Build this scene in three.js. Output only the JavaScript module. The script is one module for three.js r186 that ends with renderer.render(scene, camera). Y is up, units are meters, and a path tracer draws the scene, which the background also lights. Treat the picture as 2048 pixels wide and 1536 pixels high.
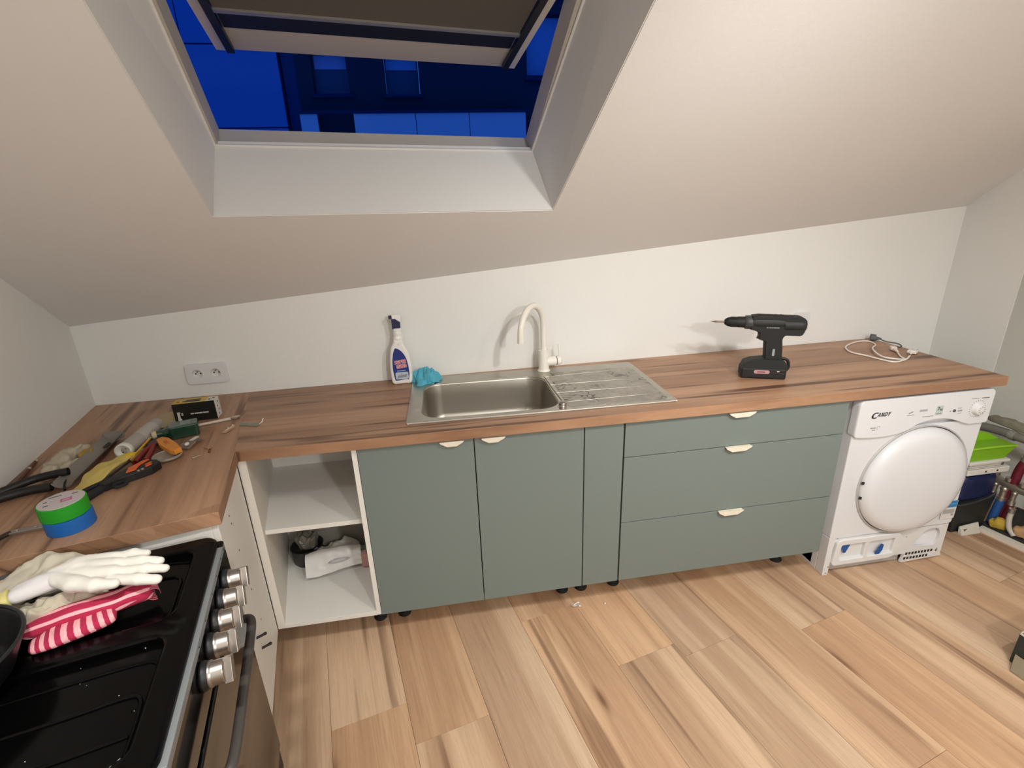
import * as THREE from 'three';
import { RoundedBoxGeometry } from 'three/addons/geometries/RoundedBoxGeometry.js';
import { RectAreaLightUniformsLib } from 'three/addons/lights/RectAreaLightUniformsLib.js';
import { MarchingCubes } from 'three/addons/objects/MarchingCubes.js';
import { FontLoader } from 'three/addons/loaders/FontLoader.js';
import { TextGeometry } from 'three/addons/geometries/TextGeometry.js';
import { mergeGeometries, mergeVertices, toCreasedNormals } from 'three/addons/utils/BufferGeometryUtils.js';

/* ------------------------------------------------ camera, sky, lamps, exposure */
const scene = new THREE.Scene();
const renderer = new THREE.WebGLRenderer({ antialias: true });
renderer.toneMapping = THREE.LinearToneMapping;
renderer.toneMappingExposure = 0.86;
renderer.outputColorSpace = THREE.SRGBColorSpace;
renderer.shadowMap.enabled = true;
renderer.shadowMap.type = THREE.PCFSoftShadowMap;
RectAreaLightUniformsLib.init();
const camera = new THREE.PerspectiveCamera(76.2338, 2048 / 1536, 0.05, 200);
{
  const m = new THREE.Matrix4().set(
    0.98717136, 0.08428365, -0.13560596, 1.43415,
    -0.03476307, 0.94240243, 0.33266978, 1.59786,
    0.15583401, -0.3236880, 0.93324265, 2.15825,
    0, 0, 0, 1);
  camera.position.setFromMatrixPosition(m);
  camera.quaternion.setFromRotationMatrix(m);
  camera.updateMatrixWorld(true);
}
scene.background = new THREE.Color().setRGB(0.014, 0.086, 0.43);      // dusk sky
const WARM = new THREE.Color().setRGB(1, 0.995, 0.965);
const FILL_LAMP = { pos: [2.3, 2.0, 3.15], color: WARM, cd: 6.6 };                                 // added fill lamp behind the viewer, shaped as an opal globe
const UNSEEN_SPOTS = [                                                                                    // three unseen lamps above the frame, placed to light cooker, sink and dryer
  { pos: [1.03, 1.90, 1.67], aim: [0.98, 0, 1.30], cd: 3.2, angle: 0.76, penumbra: 0.85 },
  { pos: [2.25, 2.10, 1.76], aim: [2.42, 0.62, 0.35], cd: 4.6, angle: 1.04, penumbra: 1 },
  { pos: [2.80, 2.10, 1.90], aim: [2.95, 0.15, 0.90], cd: 4.6, angle: 0.95, penumbra: 1 }];

/* ------------------------------------------------ room numbers (metres) */
const TH = 0.225, CT = Math.cos(TH), ST = Math.sin(TH);                // the left wall, its counter and the floorboards run askew by this
const V3 = (x, y, z) => new THREE.Vector3(x, y, z);
const ARM0 = V3(0, 0, 0.026);
const arm = (n, y, t) => V3(ARM0.x + n * CT + t * ST, y, ARM0.z - n * ST + t * CT);
const TOP = 0.9, TOP_T = 0.038, UNDER = TOP - TOP_T;
const backZ = x => 0.026 - 0.0174 * x;
const PHI = 0.13205, SL = 0.58945, R0 = 1.215;
const RU = V3(Math.cos(PHI), 0, -Math.sin(PHI));
const RV = V3(Math.sin(PHI) * Math.cos(SL), Math.sin(SL), Math.cos(PHI) * Math.cos(SL));
const RW = V3().crossVectors(RU, RV);                                   // points into the room
const roof = (a, b, d = 0) => V3(0, R0, 0).addScaledVector(RU, a).addScaledVector(RV, b).addScaledVector(RW, -d);   // d outwards
const roofY = (x, z) => R0 - (RW.x * x + RW.z * z) / RW.y;
const CEIL = 2.52;

/* ------------------------------------------------ helpers */
function rng(seed) { let a = seed >>> 0; return () => { a = (a + 0x6D2B79F5) | 0; let t = Math.imul(a ^ (a >>> 15), 1 | a); t = (t + Math.imul(t ^ (t >>> 7), 61 | t)) ^ t; return ((t ^ (t >>> 14)) >>> 0) / 4294967296; }; }
function h2(x, y, s) { let h = Math.imul(x, 374761393) ^ Math.imul(y, 668265263) ^ Math.imul(s, 974634777); h = Math.imul(h ^ (h >>> 13), 1274126177); return ((h ^ (h >>> 16)) >>> 0) / 4294967296; }
function vn(x, y, s) { const xi = Math.floor(x), yi = Math.floor(y); let fx = x - xi, fy = y - yi; fx = fx * fx * (3 - 2 * fx); fy = fy * fy * (3 - 2 * fy); const a = h2(xi, yi, s), b = h2(xi + 1, yi, s), c = h2(xi, yi + 1, s), d = h2(xi + 1, yi + 1, s); return a + (b - a) * fx + (c - a) * fy + (a - b - c + d) * fx * fy; }
function fbm(x, y, s, o = 3) { let v = 0, a = 0.5, n = 0; for (let i = 0; i < o; i++) { v += a * vn(x, y, s + i * 17); n += a; a *= 0.5; x *= 2.03; y *= 2.03; } return v / n; }
function vn3(x, y, z, s) { const zi = Math.floor(z); let f = z - zi; f = f * f * (3 - 2 * f); return vn(x, y, s + zi * 131) * (1 - f) + vn(x, y, s + (zi + 1) * 131) * f; }
const smooth = (a, b, x) => { const t = Math.min(1, Math.max(0, (x - a) / (b - a))); return t * t * (3 - 2 * t); };
const lerp = (a, b, t) => a + (b - a) * t;
const mix3 = (a, b, t) => [lerp(a[0], b[0], t), lerp(a[1], b[1], t), lerp(a[2], b[2], t)];

function tex(w, h, fn, srgb = true) {                                    // fn(u, v) -> [r, g, b] 0..255
  const d = new Uint8Array(w * h * 4);
  for (let j = 0; j < h; j++) for (let i = 0; i < w; i++) { const c = fn(i / w, j / h), k = (j * w + i) * 4; d[k] = Math.max(0, Math.min(255, c[0])); d[k + 1] = Math.max(0, Math.min(255, c[1])); d[k + 2] = Math.max(0, Math.min(255, c[2])); d[k + 3] = 255; }
  const t = new THREE.DataTexture(d, w, h, THREE.RGBAFormat);
  t.wrapS = t.wrapT = THREE.RepeatWrapping; t.magFilter = THREE.LinearFilter; t.minFilter = THREE.LinearMipmapLinearFilter; t.generateMipmaps = true;
  if (srgb) t.colorSpace = THREE.SRGBColorSpace;
  t.needsUpdate = true; return t;
}
const noiseBump = tex(512, 512, (u, v) => { const x = u * 512, y = v * 512; const n = 110 + 70 * (vn(x / 3, y / 3, 5) - 0.5) + 60 * (vn(x / 9, y / 9, 9) - 0.5); return [n, n, n]; }, false);
const mat = (c, o = {}) => new THREE.MeshStandardMaterial({ color: new THREE.Color(c), roughness: 0.5, metalness: 0, ...o });
const phys = (c, o = {}) => new THREE.MeshPhysicalMaterial({ color: new THREE.Color(c), roughness: 0.5, metalness: 0, ...o });

const names = {};
const numbered = n => { names[n] = (names[n] || 0) + 1; return names[n] === 1 ? n : n + '_' + String(names[n] - 1).padStart(3, '0'); };
const lit = o => { o.castShadow = true; o.receiveShadow = true; return o; };
function flat(list) {
  const gs = (Array.isArray(list) ? list : [list]).map(g => { const q = g.index ? g.toNonIndexed() : g.clone(); for (const k of Object.keys(q.attributes)) if (!['position', 'normal', 'uv'].includes(k)) q.deleteAttribute(k); if (!q.attributes.uv) q.setAttribute('uv', new THREE.BufferAttribute(new Float32Array(q.attributes.position.count * 2), 2)); if (!q.attributes.normal) q.computeVertexNormals(); q.morphAttributes = {}; q.clearGroups(); return q; });
  return gs.length === 1 ? gs[0] : mergeGeometries(gs, false);
}
function part(name, geo, m, parent, label) { const o = lit(new THREE.Mesh(flat(geo), m)); o.name = parent ? name : numbered(name); if (label) o.userData.label = label; (parent || scene).add(o); return o; }
function thing(name, label, category, pos = [0, 0, 0], turn = 0, group) { const o = new THREE.Group(); o.name = numbered(name); o.position.set(...(pos.isVector3 ? [pos.x, pos.y, pos.z] : pos)); o.rotation.y = turn; o.userData = { label, category }; if (group) o.userData.group = group; scene.add(o); return o; }
function tag(o, label, category, group, kind) { o.userData.label = label; o.userData.category = category; if (group) o.userData.group = group; if (kind) o.userData.kind = kind; return o; }
function struct(name, geo, m, parent) { const o = part(name, geo, m, parent); if (!parent) { o.name = name; o.userData.kind = 'structure'; } return o; }
function structGroup(name) { const o = new THREE.Group(); o.name = name; o.userData.kind = 'structure'; scene.add(o); return o; }
const armThing = (name, label, cat, n, y, t, turn = 0, group) => thing(name, label, cat, arm(n, y, t), TH + turn, group);
const along = (n0, t0, n1, t1) => -Math.atan2(t1 - t0, n1 - n0);        // turn so that local x runs from point 0 to point 1

const T = (g, x = 0, y = 0, z = 0) => g.translate(x, y, z);
function box(w, h, d, x = 0, y = 0, z = 0, r = 0.0015, seg = 2) { r = Math.min(r, w / 2.01, h / 2.01, d / 2.01); const g = r > 0 ? new RoundedBoxGeometry(w, h, d, seg, r) : new THREE.BoxGeometry(w, h, d); return g.translate(x, y, z); }
const span = (x0, x1, y0, y1, z0, z1, r = 0.0015) => box(x1 - x0, y1 - y0, z1 - z0, (x0 + x1) / 2, (y0 + y1) / 2, (z0 + z1) / 2, r);
function cyl(r0, r1, h, seg = 24, axis = 'y') { const g = new THREE.CylinderGeometry(r1, r0, h, seg); if (axis === 'x') g.rotateZ(-Math.PI / 2); if (axis === 'z') g.rotateX(Math.PI / 2); return g; }
function lathe(p, seg = 32, axis = 'y') { const g = new THREE.LatheGeometry(p.map(q => new THREE.Vector2(q[0], q[1])), seg); if (axis === 'x') g.rotateZ(-Math.PI / 2); if (axis === 'z') g.rotateX(Math.PI / 2); return g; }
function tube(pts, r, seg = 10, n = 0, closed = false) { const c = new THREE.CatmullRomCurve3(pts.map(p => p.isVector3 ? p : V3(...p)), closed, 'catmullrom', 0.5); return new THREE.TubeGeometry(c, n || Math.max(8, pts.length * 8), r, seg, closed); }
function shape(pts, holes = []) { const s = new THREE.Shape(pts.map(p => new THREE.Vector2(p[0], p[1]))); for (const h of holes) s.holes.push(h.isPath ? h : new THREE.Path(h.map(p => new THREE.Vector2(p[0], p[1])))); return s; }
function ext(s, d, bevel = 0, o = {}) { return new THREE.ExtrudeGeometry(s, { depth: d, bevelEnabled: bevel > 0, bevelSize: bevel, bevelThickness: bevel, bevelSegments: 3, curveSegments: 16, ...o }); }
function rrect(x0, y0, x1, y1, r, K = THREE.Shape) { const s = new K(); s.moveTo(x0 + r, y0); s.lineTo(x1 - r, y0); s.absarc(x1 - r, y0 + r, r, -Math.PI / 2, 0); s.lineTo(x1, y1 - r); s.absarc(x1 - r, y1 - r, r, 0, Math.PI / 2); s.lineTo(x0 + r, y1); s.absarc(x0 + r, y1 - r, r, Math.PI / 2, Math.PI); s.lineTo(x0, y0 + r); s.absarc(x0 + r, y0 + r, r, Math.PI, Math.PI * 1.5); return s; }
const flatUp = g => g.rotateX(-Math.PI / 2);                             // shape plane x,y -> x,-z, depth upwards
function plate(pts, y0, y1, holes = [], bevel = 0) {                     // plan polygon given as [x, z]
  const f = p => [p[0], -p[1]]; const g = ext(shape(pts.map(f), holes.map(h => h.map(f))), y1 - y0 - 2 * bevel, bevel, { curveSegments: 8 });
  return flatUp(g).translate(0, y0 + bevel, 0);
}
function hexa(p) {                                                       // 8 points: bottom ring 0-3, top ring 4-7
  const c = p.reduce((a, q) => a.add(q), V3()).multiplyScalar(1 / 8), out = [];
  for (const f of [[0, 1, 2, 3], [4, 5, 6, 7], [0, 1, 5, 4], [1, 2, 6, 5], [2, 3, 7, 6], [3, 0, 4, 7]]) {
    let q = f.map(i => p[i]); const n = V3().crossVectors(q[1].clone().sub(q[0]), q[2].clone().sub(q[0])); const fc = q.reduce((a, s) => a.add(s), V3()).multiplyScalar(0.25).sub(c);
    if (n.dot(fc) < 0) q = q.reverse();
    for (const i of [0, 1, 2, 0, 2, 3]) out.push(q[i].x, q[i].y, q[i].z);
  }
  const g = new THREE.BufferGeometry(); g.setAttribute('position', new THREE.Float32BufferAttribute(out, 3)); g.computeVertexNormals(); return uvProj(g);
}
function uvProj(g, sx = 1, sy = 1, swap = false) {                       // box-projected uv in metres
  const q = g.index ? g.toNonIndexed() : g; const P = q.attributes.position, N = q.attributes.normal, uv = new Float32Array(P.count * 2);
  for (let i = 0; i < P.count; i += 3) {
    let nx = 0, ny = 0, nz = 0; for (let k = 0; k < 3; k++) { nx += N.getX(i + k); ny += N.getY(i + k); nz += N.getZ(i + k); }
    const ax = Math.abs(nx), ay = Math.abs(ny), az = Math.abs(nz);
    for (let k = 0; k < 3; k++) { const x = P.getX(i + k), y = P.getY(i + k), z = P.getZ(i + k); let a, b; if (ay >= ax && ay >= az) { a = x; b = z; } else if (az >= ax) { a = x; b = y; } else { a = z; b = y; } if (swap && ay >= ax && ay >= az) { [a, b] = [b, a]; } uv[(i + k) * 2] = a * sx; uv[(i + k) * 2 + 1] = b * sy; }
  }
  q.setAttribute('uv', new THREE.BufferAttribute(uv, 2)); return q;
}
const rep = (t, x, y) => { const c = t.clone(); c.repeat.set(x, y); c.needsUpdate = true; return c; };
function grid(nu, nv, fn, closeU = false) {                              // surface fn(u, v) -> [x, y, z]
  const pos = [], uv = [], idx = [];
  for (let j = 0; j <= nv; j++) for (let i = 0; i <= nu; i++) { const p = fn(i / nu, j / nv); pos.push(...p.slice(0, 3)); uv.push(p[3] ?? i / nu, p[4] ?? j / nv); }
  for (let j = 0; j < nv; j++) for (let i = 0; i < nu; i++) { const a = j * (nu + 1) + i, b = a + 1, c = a + nu + 1, d = c + 1; idx.push(a, b, d, a, d, c); }
  const g = new THREE.BufferGeometry(); g.setAttribute('position', new THREE.Float32BufferAttribute(pos, 3)); g.setAttribute('uv', new THREE.Float32BufferAttribute(uv, 2)); g.setIndex(idx); g.computeVertexNormals(); return g;
}
/* soft slab: superellipse cross-sections [x, y, z, halfWidth, halfHeight] along local x, with lumps; uv in metres */
function softSlab(sec, o = {}) {
  const { nu = 40, nv = 36, pw = 0.6, amp = 0.004, freq = 30, seed = 1, twist = 0, floor = -1e9 } = o;
  const cv = new THREE.CatmullRomCurve3(sec.map(s => V3(s[0], s[1], s[2])));
  const at = (k, t) => { const f = t * (sec.length - 1), i = Math.min(sec.length - 2, Math.floor(f)); return lerp(sec[i][k], sec[i + 1][k], f - i); };
  const len = cv.getLength();
  const g = grid(nv, nu, (u, v) => {
    const c = cv.getPoint(v), tg = cv.getTangent(v), side = V3(-tg.z, 0, tg.x).normalize(), up = V3().crossVectors(side, tg).negate().normalize(); if (up.y < 0) up.negate();
    const cap = Math.pow(Math.max(0, 1 - Math.pow(Math.abs(v * 2 - 1), 12)), 0.5);
    const a = u * Math.PI * 2 + twist, ca = Math.cos(a), sa = Math.sin(a), w = at(3, v) * cap, h = at(4, v) * cap;
    const x = Math.sign(ca) * Math.pow(Math.abs(ca), pw) * w, y = Math.sign(sa) * Math.pow(Math.abs(sa), pw) * h;
    const p = c.clone().addScaledVector(side, x).addScaledVector(up, y);
    const n = (vn3(p.x * freq, p.y * freq, p.z * freq, seed) - 0.5) + 0.5 * (vn3(p.x * freq * 2.1, p.y * freq * 2.1, p.z * freq * 2.1, seed + 7) - 0.5);
    p.addScaledVector(up, n * amp * 2 * cap * (sa > -0.2 ? 1 : 0.2)).addScaledVector(side, n * amp * ca * cap);
    if (p.y < floor) p.y = floor;
    return [p.x, p.y, p.z, v * len, u * (w ? 4 * (at(3, v) + at(4, v)) : 0.2)];
  });
  const q = mergeVertices(g.deleteAttribute('normal') && g, 1e-6); q.computeVertexNormals(); return q;
}
/* smooth-min field of tapered capsules, meshed; bones [[ax,ay,az, ra], [bx,by,bz, rb]] */
function blob(bones, centre, half, res = 80, k = 0.006, extra) {
  const mc = new MarchingCubes(res, new THREE.MeshBasicMaterial(), false, false, 120000); mc.isolation = 0;
  const B = bones.map(([a, b]) => ({ a, d: [b[0] - a[0], b[1] - a[1], b[2] - a[2]], r0: a[3], r1: b[3], l: (b[0] - a[0]) ** 2 + (b[1] - a[1]) ** 2 + (b[2] - a[2]) ** 2 || 1e-9 }));
  for (let z = 0; z < res; z++) for (let y = 0; y < res; y++) for (let x = 0; x < res; x++) {
    const px = centre[0] + half[0] * ((x - res / 2) / (res / 2)), py = centre[1] + half[1] * ((y - res / 2) / (res / 2)), pz = centre[2] + half[2] * ((z - res / 2) / (res / 2));
    let s = 0;
    for (const b of B) { const ex = px - b.a[0], ey = py - b.a[1], ez = pz - b.a[2]; const t = Math.max(0, Math.min(1, (ex * b.d[0] + ey * b.d[1] + ez * b.d[2]) / b.l)); const dx = ex - b.d[0] * t, dy = ey - b.d[1] * t, dz = ez - b.d[2] * t; const d = Math.sqrt(dx * dx + dy * dy + dz * dz) - (b.r0 + (b.r1 - b.r0) * t); s += Math.exp(-d / k); }
    let d = -k * Math.log(s + 1e-30); if (extra) d = extra(d, px, py, pz);
    mc.field[x + y * res + z * res * res] = -d;
  }
  mc.update();
  const n = mc.count ?? mc.geometry.drawRange.count; const pos = new Float32Array(n * 3);
  for (let i = 0; i < n; i++) { pos[i * 3] = centre[0] + half[0] * mc.positionArray[i * 3]; pos[i * 3 + 1] = centre[1] + half[1] * mc.positionArray[i * 3 + 1]; pos[i * 3 + 2] = centre[2] + half[2] * mc.positionArray[i * 3 + 2]; }
  let g = new THREE.BufferGeometry(); g.setAttribute('position', new THREE.BufferAttribute(pos, 3)); g = mergeVertices(g, 1e-5); g.computeVertexNormals(); return g;
}
const font = await new FontLoader().loadAsync('fonts/droid/droid_sans_bold.typeface.json');
const fontThin = await new FontLoader().loadAsync('fonts/droid/droid_sans_regular.typeface.json');
function text(str, size, depth, f = font, wide) { const g = new TextGeometry(str, { font: f, size, depth, curveSegments: 3, bevelEnabled: false }); g.computeBoundingBox(); const b = g.boundingBox; if (wide) g.scale(wide / (b.max.x - b.min.x), 1, 1); return g; }
/* ------------------------------------------------ materials */
function woodFn(o) {                                                     // long grain along u; size in metres
  const { L, W, light, mid, dark, seed, streak = 1, lam = 0 } = o; const R = rng(seed * 91 + 7); const knots = [];
  for (let i = 0; i < (o.knots ?? 3); i++) knots.push([R() * L, R() * W, 0.012 + R() * 0.016, 0.5 + R() * 0.5]);
  for (const k of o.knotList || []) knots.push(k);
  return (u, v) => {
    const x = u * L; let y = v * W; let kn = 0;
    for (const [kx, ky, kr, kd] of knots) { const dx = (x - kx) / (kr * 4), dy = (y - ky) / kr, d2 = dx * dx + dy * dy; y += (dy >= 0 ? 1 : -1) * kr * 0.55 * Math.exp(-d2 * 0.25) * Math.min(1, Math.abs(dy) * 2); kn += kd * Math.exp(-d2 * 2.2); }
    y += 0.012 * (fbm(x * 1.3, y * 3, seed + 3, 2) - 0.5);
    const lamN = lam ? h2(Math.floor(y / lam), Math.floor(x / 0.7 + h2(Math.floor(y / lam), 3, seed) * 5), seed) - 0.5 : 0;
    const broad = fbm(x * 0.9, y * 16, seed, 3), fine = fbm(x * 3.5, y * 110, seed + 11, 3), pore = vn(x * 40, y * 900, seed + 23);
    const st = Math.pow(smooth(0.56, 0.86, fbm(x * 1.6 + 9, y * 34, seed + 41, 3)), 1.3) * streak;
    let c = mix3(mid, light, smooth(0.30, 0.72, broad + lamN * 0.25));
    c = mix3(c, dark, Math.min(0.9, st * 0.75 + smooth(0.55, 0.85, fine) * 0.22 + kn * 0.85));
    const g = 1 + (fine - 0.5) * 0.14 + (pore - 0.5) * 0.05 + lamN * 0.06;
    return [c[0] * g, c[1] * g, c[2] * g];
  };
}
const TOPW = { light: [178, 139, 109], mid: [152, 114, 87], dark: [88, 58, 40] };
const texTopMain = tex(2048, 512, woodFn({ L: 3.7, W: 0.8, ...TOPW, seed: 21, knots: 10, streak: 1.35 }));
const texTopArm = tex(1024, 640, woodFn({ L: 1.28, W: 0.8, ...TOPW, seed: 58, knots: 4, streak: 1.35 }));
const mTopMain = mat('#ffffff', { map: rep(texTopMain, 1 / 3.7, 1 / 0.8), roughness: 0.42 });
const mTopArm = mat('#ffffff', { map: rep(texTopArm, 1 / 1.28, 1 / 0.8), roughness: 0.42 });
const mTopEdge = mat('#ffffff', { map: rep(texTopMain, 1 / 3.7, 0.35), roughness: 0.5 });
const plankTex = [];
for (let i = 0; i < 7; i++) {
  const warm = [0, 1, 0.4, 0.8, 0.2, 0.6, 0.3][i];
  plankTex.push(tex(1024, 208, woodFn({ L: 1.29, W: 0.25, light: mix3([216, 186, 156], [220, 181, 144], warm), mid: mix3([188, 155, 126], [191, 151, 117], warm), dark: mix3([112, 87, 68], [118, 84, 60], warm), seed: 200 + i * 13, knots: i % 3 === 1 ? 1 : 0, streak: 0.75, knotList: i === 3 ? [[0.42, 0.125, 0.017, 0.95]] : [] })));
}
const mPlank = plankTex.map(t => mat('#ffffff', { map: t, roughness: 0.48 }));
const mSub = mat('#4a3c30', { roughness: 0.9 });
const mWall = mat('#e6e5e1', { roughness: 0.93, bumpMap: rep(noiseBump, 4, 4), bumpScale: 0.0006 });
const mClosetDim = mat('#e0ded5', { roughness: 0.95, bumpMap: rep(noiseBump, 4, 4), bumpScale: 0.0008 });  // wall tone lowered a little for the dimness inside the closet
const mCeil = mat('#e2dfdc', { roughness: 0.95, bumpMap: rep(noiseBump, 4, 4), bumpScale: 0.0006 });
const mLining = mat('#dcdad6', { roughness: 0.8 });
const mSash = mat('#dcd7cf', { roughness: 0.45 });
const mDarkMetal = mat('#23252a', { roughness: 0.4, metalness: 0.3 });
const mAlu = mat('#c9c6bf', { roughness: 0.3, metalness: 0.85 });
const mBlind = mat('#5a554f', { roughness: 0.95 });
const mGlass = phys('#ffffff', { roughness: 0.02, transmission: 1, thickness: 0, ior: 1.5 });
const mSage = mat('#75807c', { roughness: 0.55 });
const mMelamine = mat('#e9e6df', { roughness: 0.5 });
const mMelEdge = mat('#e2ddd3', { roughness: 0.6 });
const mCream = mat('#e6ddcb', { roughness: 0.4 });
const mBlack = mat('#141414', { roughness: 0.5 });
const mBlackMatte = mat('#17181a', { roughness: 0.75 });
const mGapShade = mat('#1c1c1c', { roughness: 0.9 });  // near-black put into narrow gaps for the shade in them
const mWhiteGloss = phys('#dddee1', { roughness: 0.28, clearcoat: 0.4, clearcoatRoughness: 0.2 });
const mWhitePl = mat('#dddddd', { roughness: 0.38 });
const mGreyPl = mat('#b9b6b3', { roughness: 0.45 });
const mInk = mat('#1d1d20', { roughness: 0.6 });
const mInkGrey = mat('#8b8b8d', { roughness: 0.6 });
const steelTex = tex(512, 512, (u, v) => { const n = 150 + 50 * (fbm(u * 20, v * 24, 3, 4) - 0.5) + 34 * (vn(u * 8, v * 400, 6) - 0.5); return [n, n, n]; }, false);
const mSteel = mat('#b9b4aa', { metalness: 1, roughness: 1, roughnessMap: rep((() => tex(512, 512, (u, v) => { const n = 86 + 60 * (fbm(u * 9, v * 9, 8, 4) - 0.5) + 20 * (vn(u * 6, v * 300, 6) - 0.5); return [n, n, n]; }, false))(), 2, 2) });
/* dried water marks: a textured film of limescale on the drainer */
const mGreyLine = mat('#6f6b64', { metalness: 0.7, roughness: 0.5 });
const mSteelMarks = mat('#ffffff', { metalness: 0.85, roughness: 0.48, map: tex(1024, 512, (u, v) => { const w = fbm(u * 9 + 2 * fbm(u * 5, v * 6, 2, 3), v * 12, 33, 4), e = 1 - smooth(0, 0.07, Math.abs(w - 0.52)); const n = 176 + 26 * (fbm(u * 30, v * 30, 4, 3) - 0.5) + 24 * (fbm(u * 6, v * 9, 14, 3) - 0.5) - e * 80 * smooth(0.38, 0.58, fbm(u * 3.5, v * 3, 71, 2)); return [n, n * 0.975, n * 0.93]; }) });
const mFaucet = mat('#ece7dc', { roughness: 0.42 });
const mEnamel = phys('#050505', { roughness: 0.14, specularIntensity: 0.3 });
const mBrushed = mat('#a9a19a', { metalness: 0.95, roughness: 0.34 });
const mStoveTrim = mat('#9aa0a2', { metalness: 0.6, roughness: 0.5 });
const mOvenGlass = phys('#090807', { roughness: 0.07, specularIntensity: 0.75 });
/* ------------------------------------------------ room shell */
{
  // floor: boards 25 cm wide, laid parallel to the left wall
  const fl = structGroup('floor'); 
  part('subfloor', plate([[-0.6, -0.3], [5.2, -0.3], [6.0, 5.2], [0.6, 5.2]], -0.06, -0.010), mSub, fl);
  const gap = 0.0007, L = 1.29, R = rng(5), geos = [];
  for (let k = 0; k < 3; k++) geos.push(0);
  const starts = { '3': 1.274, '5': 0.955, '7': 1.353, '9': 1.436, '8': 1.934 };
  const mk = len => { const g = box(0.25 - gap, 0.010, len - gap, 0, -0.005, 0, 0.0009, 1).toNonIndexed(); const P = g.attributes.position, uv = new Float32Array(P.count * 2); for (let i = 0; i < P.count; i++) { uv[i * 2] = P.getZ(i) / L + 0.5; uv[i * 2 + 1] = P.getX(i) / 0.25 + 0.5; } g.setAttribute('uv', new THREE.BufferAttribute(uv, 2)); return g; };
  const full = mk(L);
  for (let row = -2; row < 21; row++) {
    const u = 0.986 + (row - 3) * 0.25 + 0.125;
    let w0 = (starts[String(row)] ?? (0.3 + R() * L)); while (w0 > -0.2) w0 -= L;
    for (let k = 0; w0 < 5.4; k++, w0 += L) {
      const wc = w0 + L / 2, p = V3(u * CT + wc * ST, 0, -u * ST + wc * CT);
      if (p.z > 5.0 || p.z < -0.6 || p.x < p.z * 0.23 - 0.25 || p.x > 4.95 + (p.z - 0.3) * 0.23) { R(); continue; }
      const m = lit(new THREE.Mesh(full, mPlank[(Math.floor(R() * 7) + row + 9) % 7]));
      if (row === 5 && Math.abs(w0 - 0.955) < 0.01) m.material = mPlank[3];
      if (row === 3 && Math.abs(w0 - 1.274) < 0.01) m.material = mPlank[2];
      m.name = 'floor_plank'; m.position.copy(p); m.rotation.y = TH + (R() < 0.5 && m.material !== mPlank[3] ? Math.PI : 0); fl.add(m);
    }
  }
}
function wallSeg(name, x0, z0, x1, z1, thick, side, parent) {
  const len = Math.hypot(x1 - x0, z1 - z0), pts = [[0, -0.05], [len, -0.05]];
  for (let i = 24; i >= 0; i--) { const s = i / 24, x = lerp(x0, x1, s), z = lerp(z0, z1, s); pts.push([s * len, Math.min(roofY(x, z), CEIL) + 0.06]); }
  const g = ext(shape(pts), thick); if (side < 0) g.translate(0, 0, -thick);
  const m = struct(name, uvProj(g), mWall, parent); m.position.set(x0, 0, z0); m.rotation.y = Math.atan2(-(z1 - z0), x1 - x0); return m;
}
const J = V3(3.997, 0, 0.334), NN = V3(CT, 0, -ST), TT = V3(ST, 0, CT);
const clos = (n, t, y = 0) => J.clone().addScaledVector(NN, n).addScaledVector(TT, t).setY(y);
wallSeg('wall_back', -0.25, backZ(-0.25), 4.9, backZ(4.9), 0.12, -1);
{ const a = arm(0, 0, -0.2), b = arm(0, 0, 4.75); wallSeg('wall_left', a.x, a.z, b.x, b.z, 0.12, 1); }
{ const y = (x, z) => roofY(x, z) + 0.06, p = [[4.074, -0.07], [J.x, J.z], [J.x + 0.004, J.z], [4.19, -0.07]]; struct('wall_right', hexa([...p.map(([x, z]) => V3(x, -0.05, z)), ...p.map(([x, z]) => V3(x, y(x, z), z))]), mWall); }
{ const a = clos(0.42, -0.55), b = clos(0.42, 0.6); wallSeg('wall_closet', a.x, a.z, b.x, b.z, 0.1, -1).material = mClosetDim; }
{ const a = clos(0, 0.46), b = clos(0.45, 0.46); wallSeg('wall_closet_end_unseen', a.x, a.z, b.x, b.z, 0.1, 1); }  // unseen end wall, set close to shade the closet
{ const a = clos(0, 0.46), b = clos(0, 4.7); wallSeg('wall_right_long', a.x, a.z, b.x, b.z, 0.1, -1); }  // unseen; begins early to keep lamp light off the closet wall
{ const a = arm(-0.1, 0, 4.62), b = clos(0.1, 4.2); wallSeg('wall_rear', a.x, a.z, b.x, b.z, 0.1, 1); }
{
  const bc = (CEIL - R0) / Math.sin(SL), a = roof(-0.9, bc), b = roof(5.6, bc);
  const c = struct('ceiling', uvProj(plate([[a.x, a.z], [b.x, b.z], [b.x + 1, 5.3], [a.x, 5.3]], CEIL, CEIL + 0.1)), mCeil);
}
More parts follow.
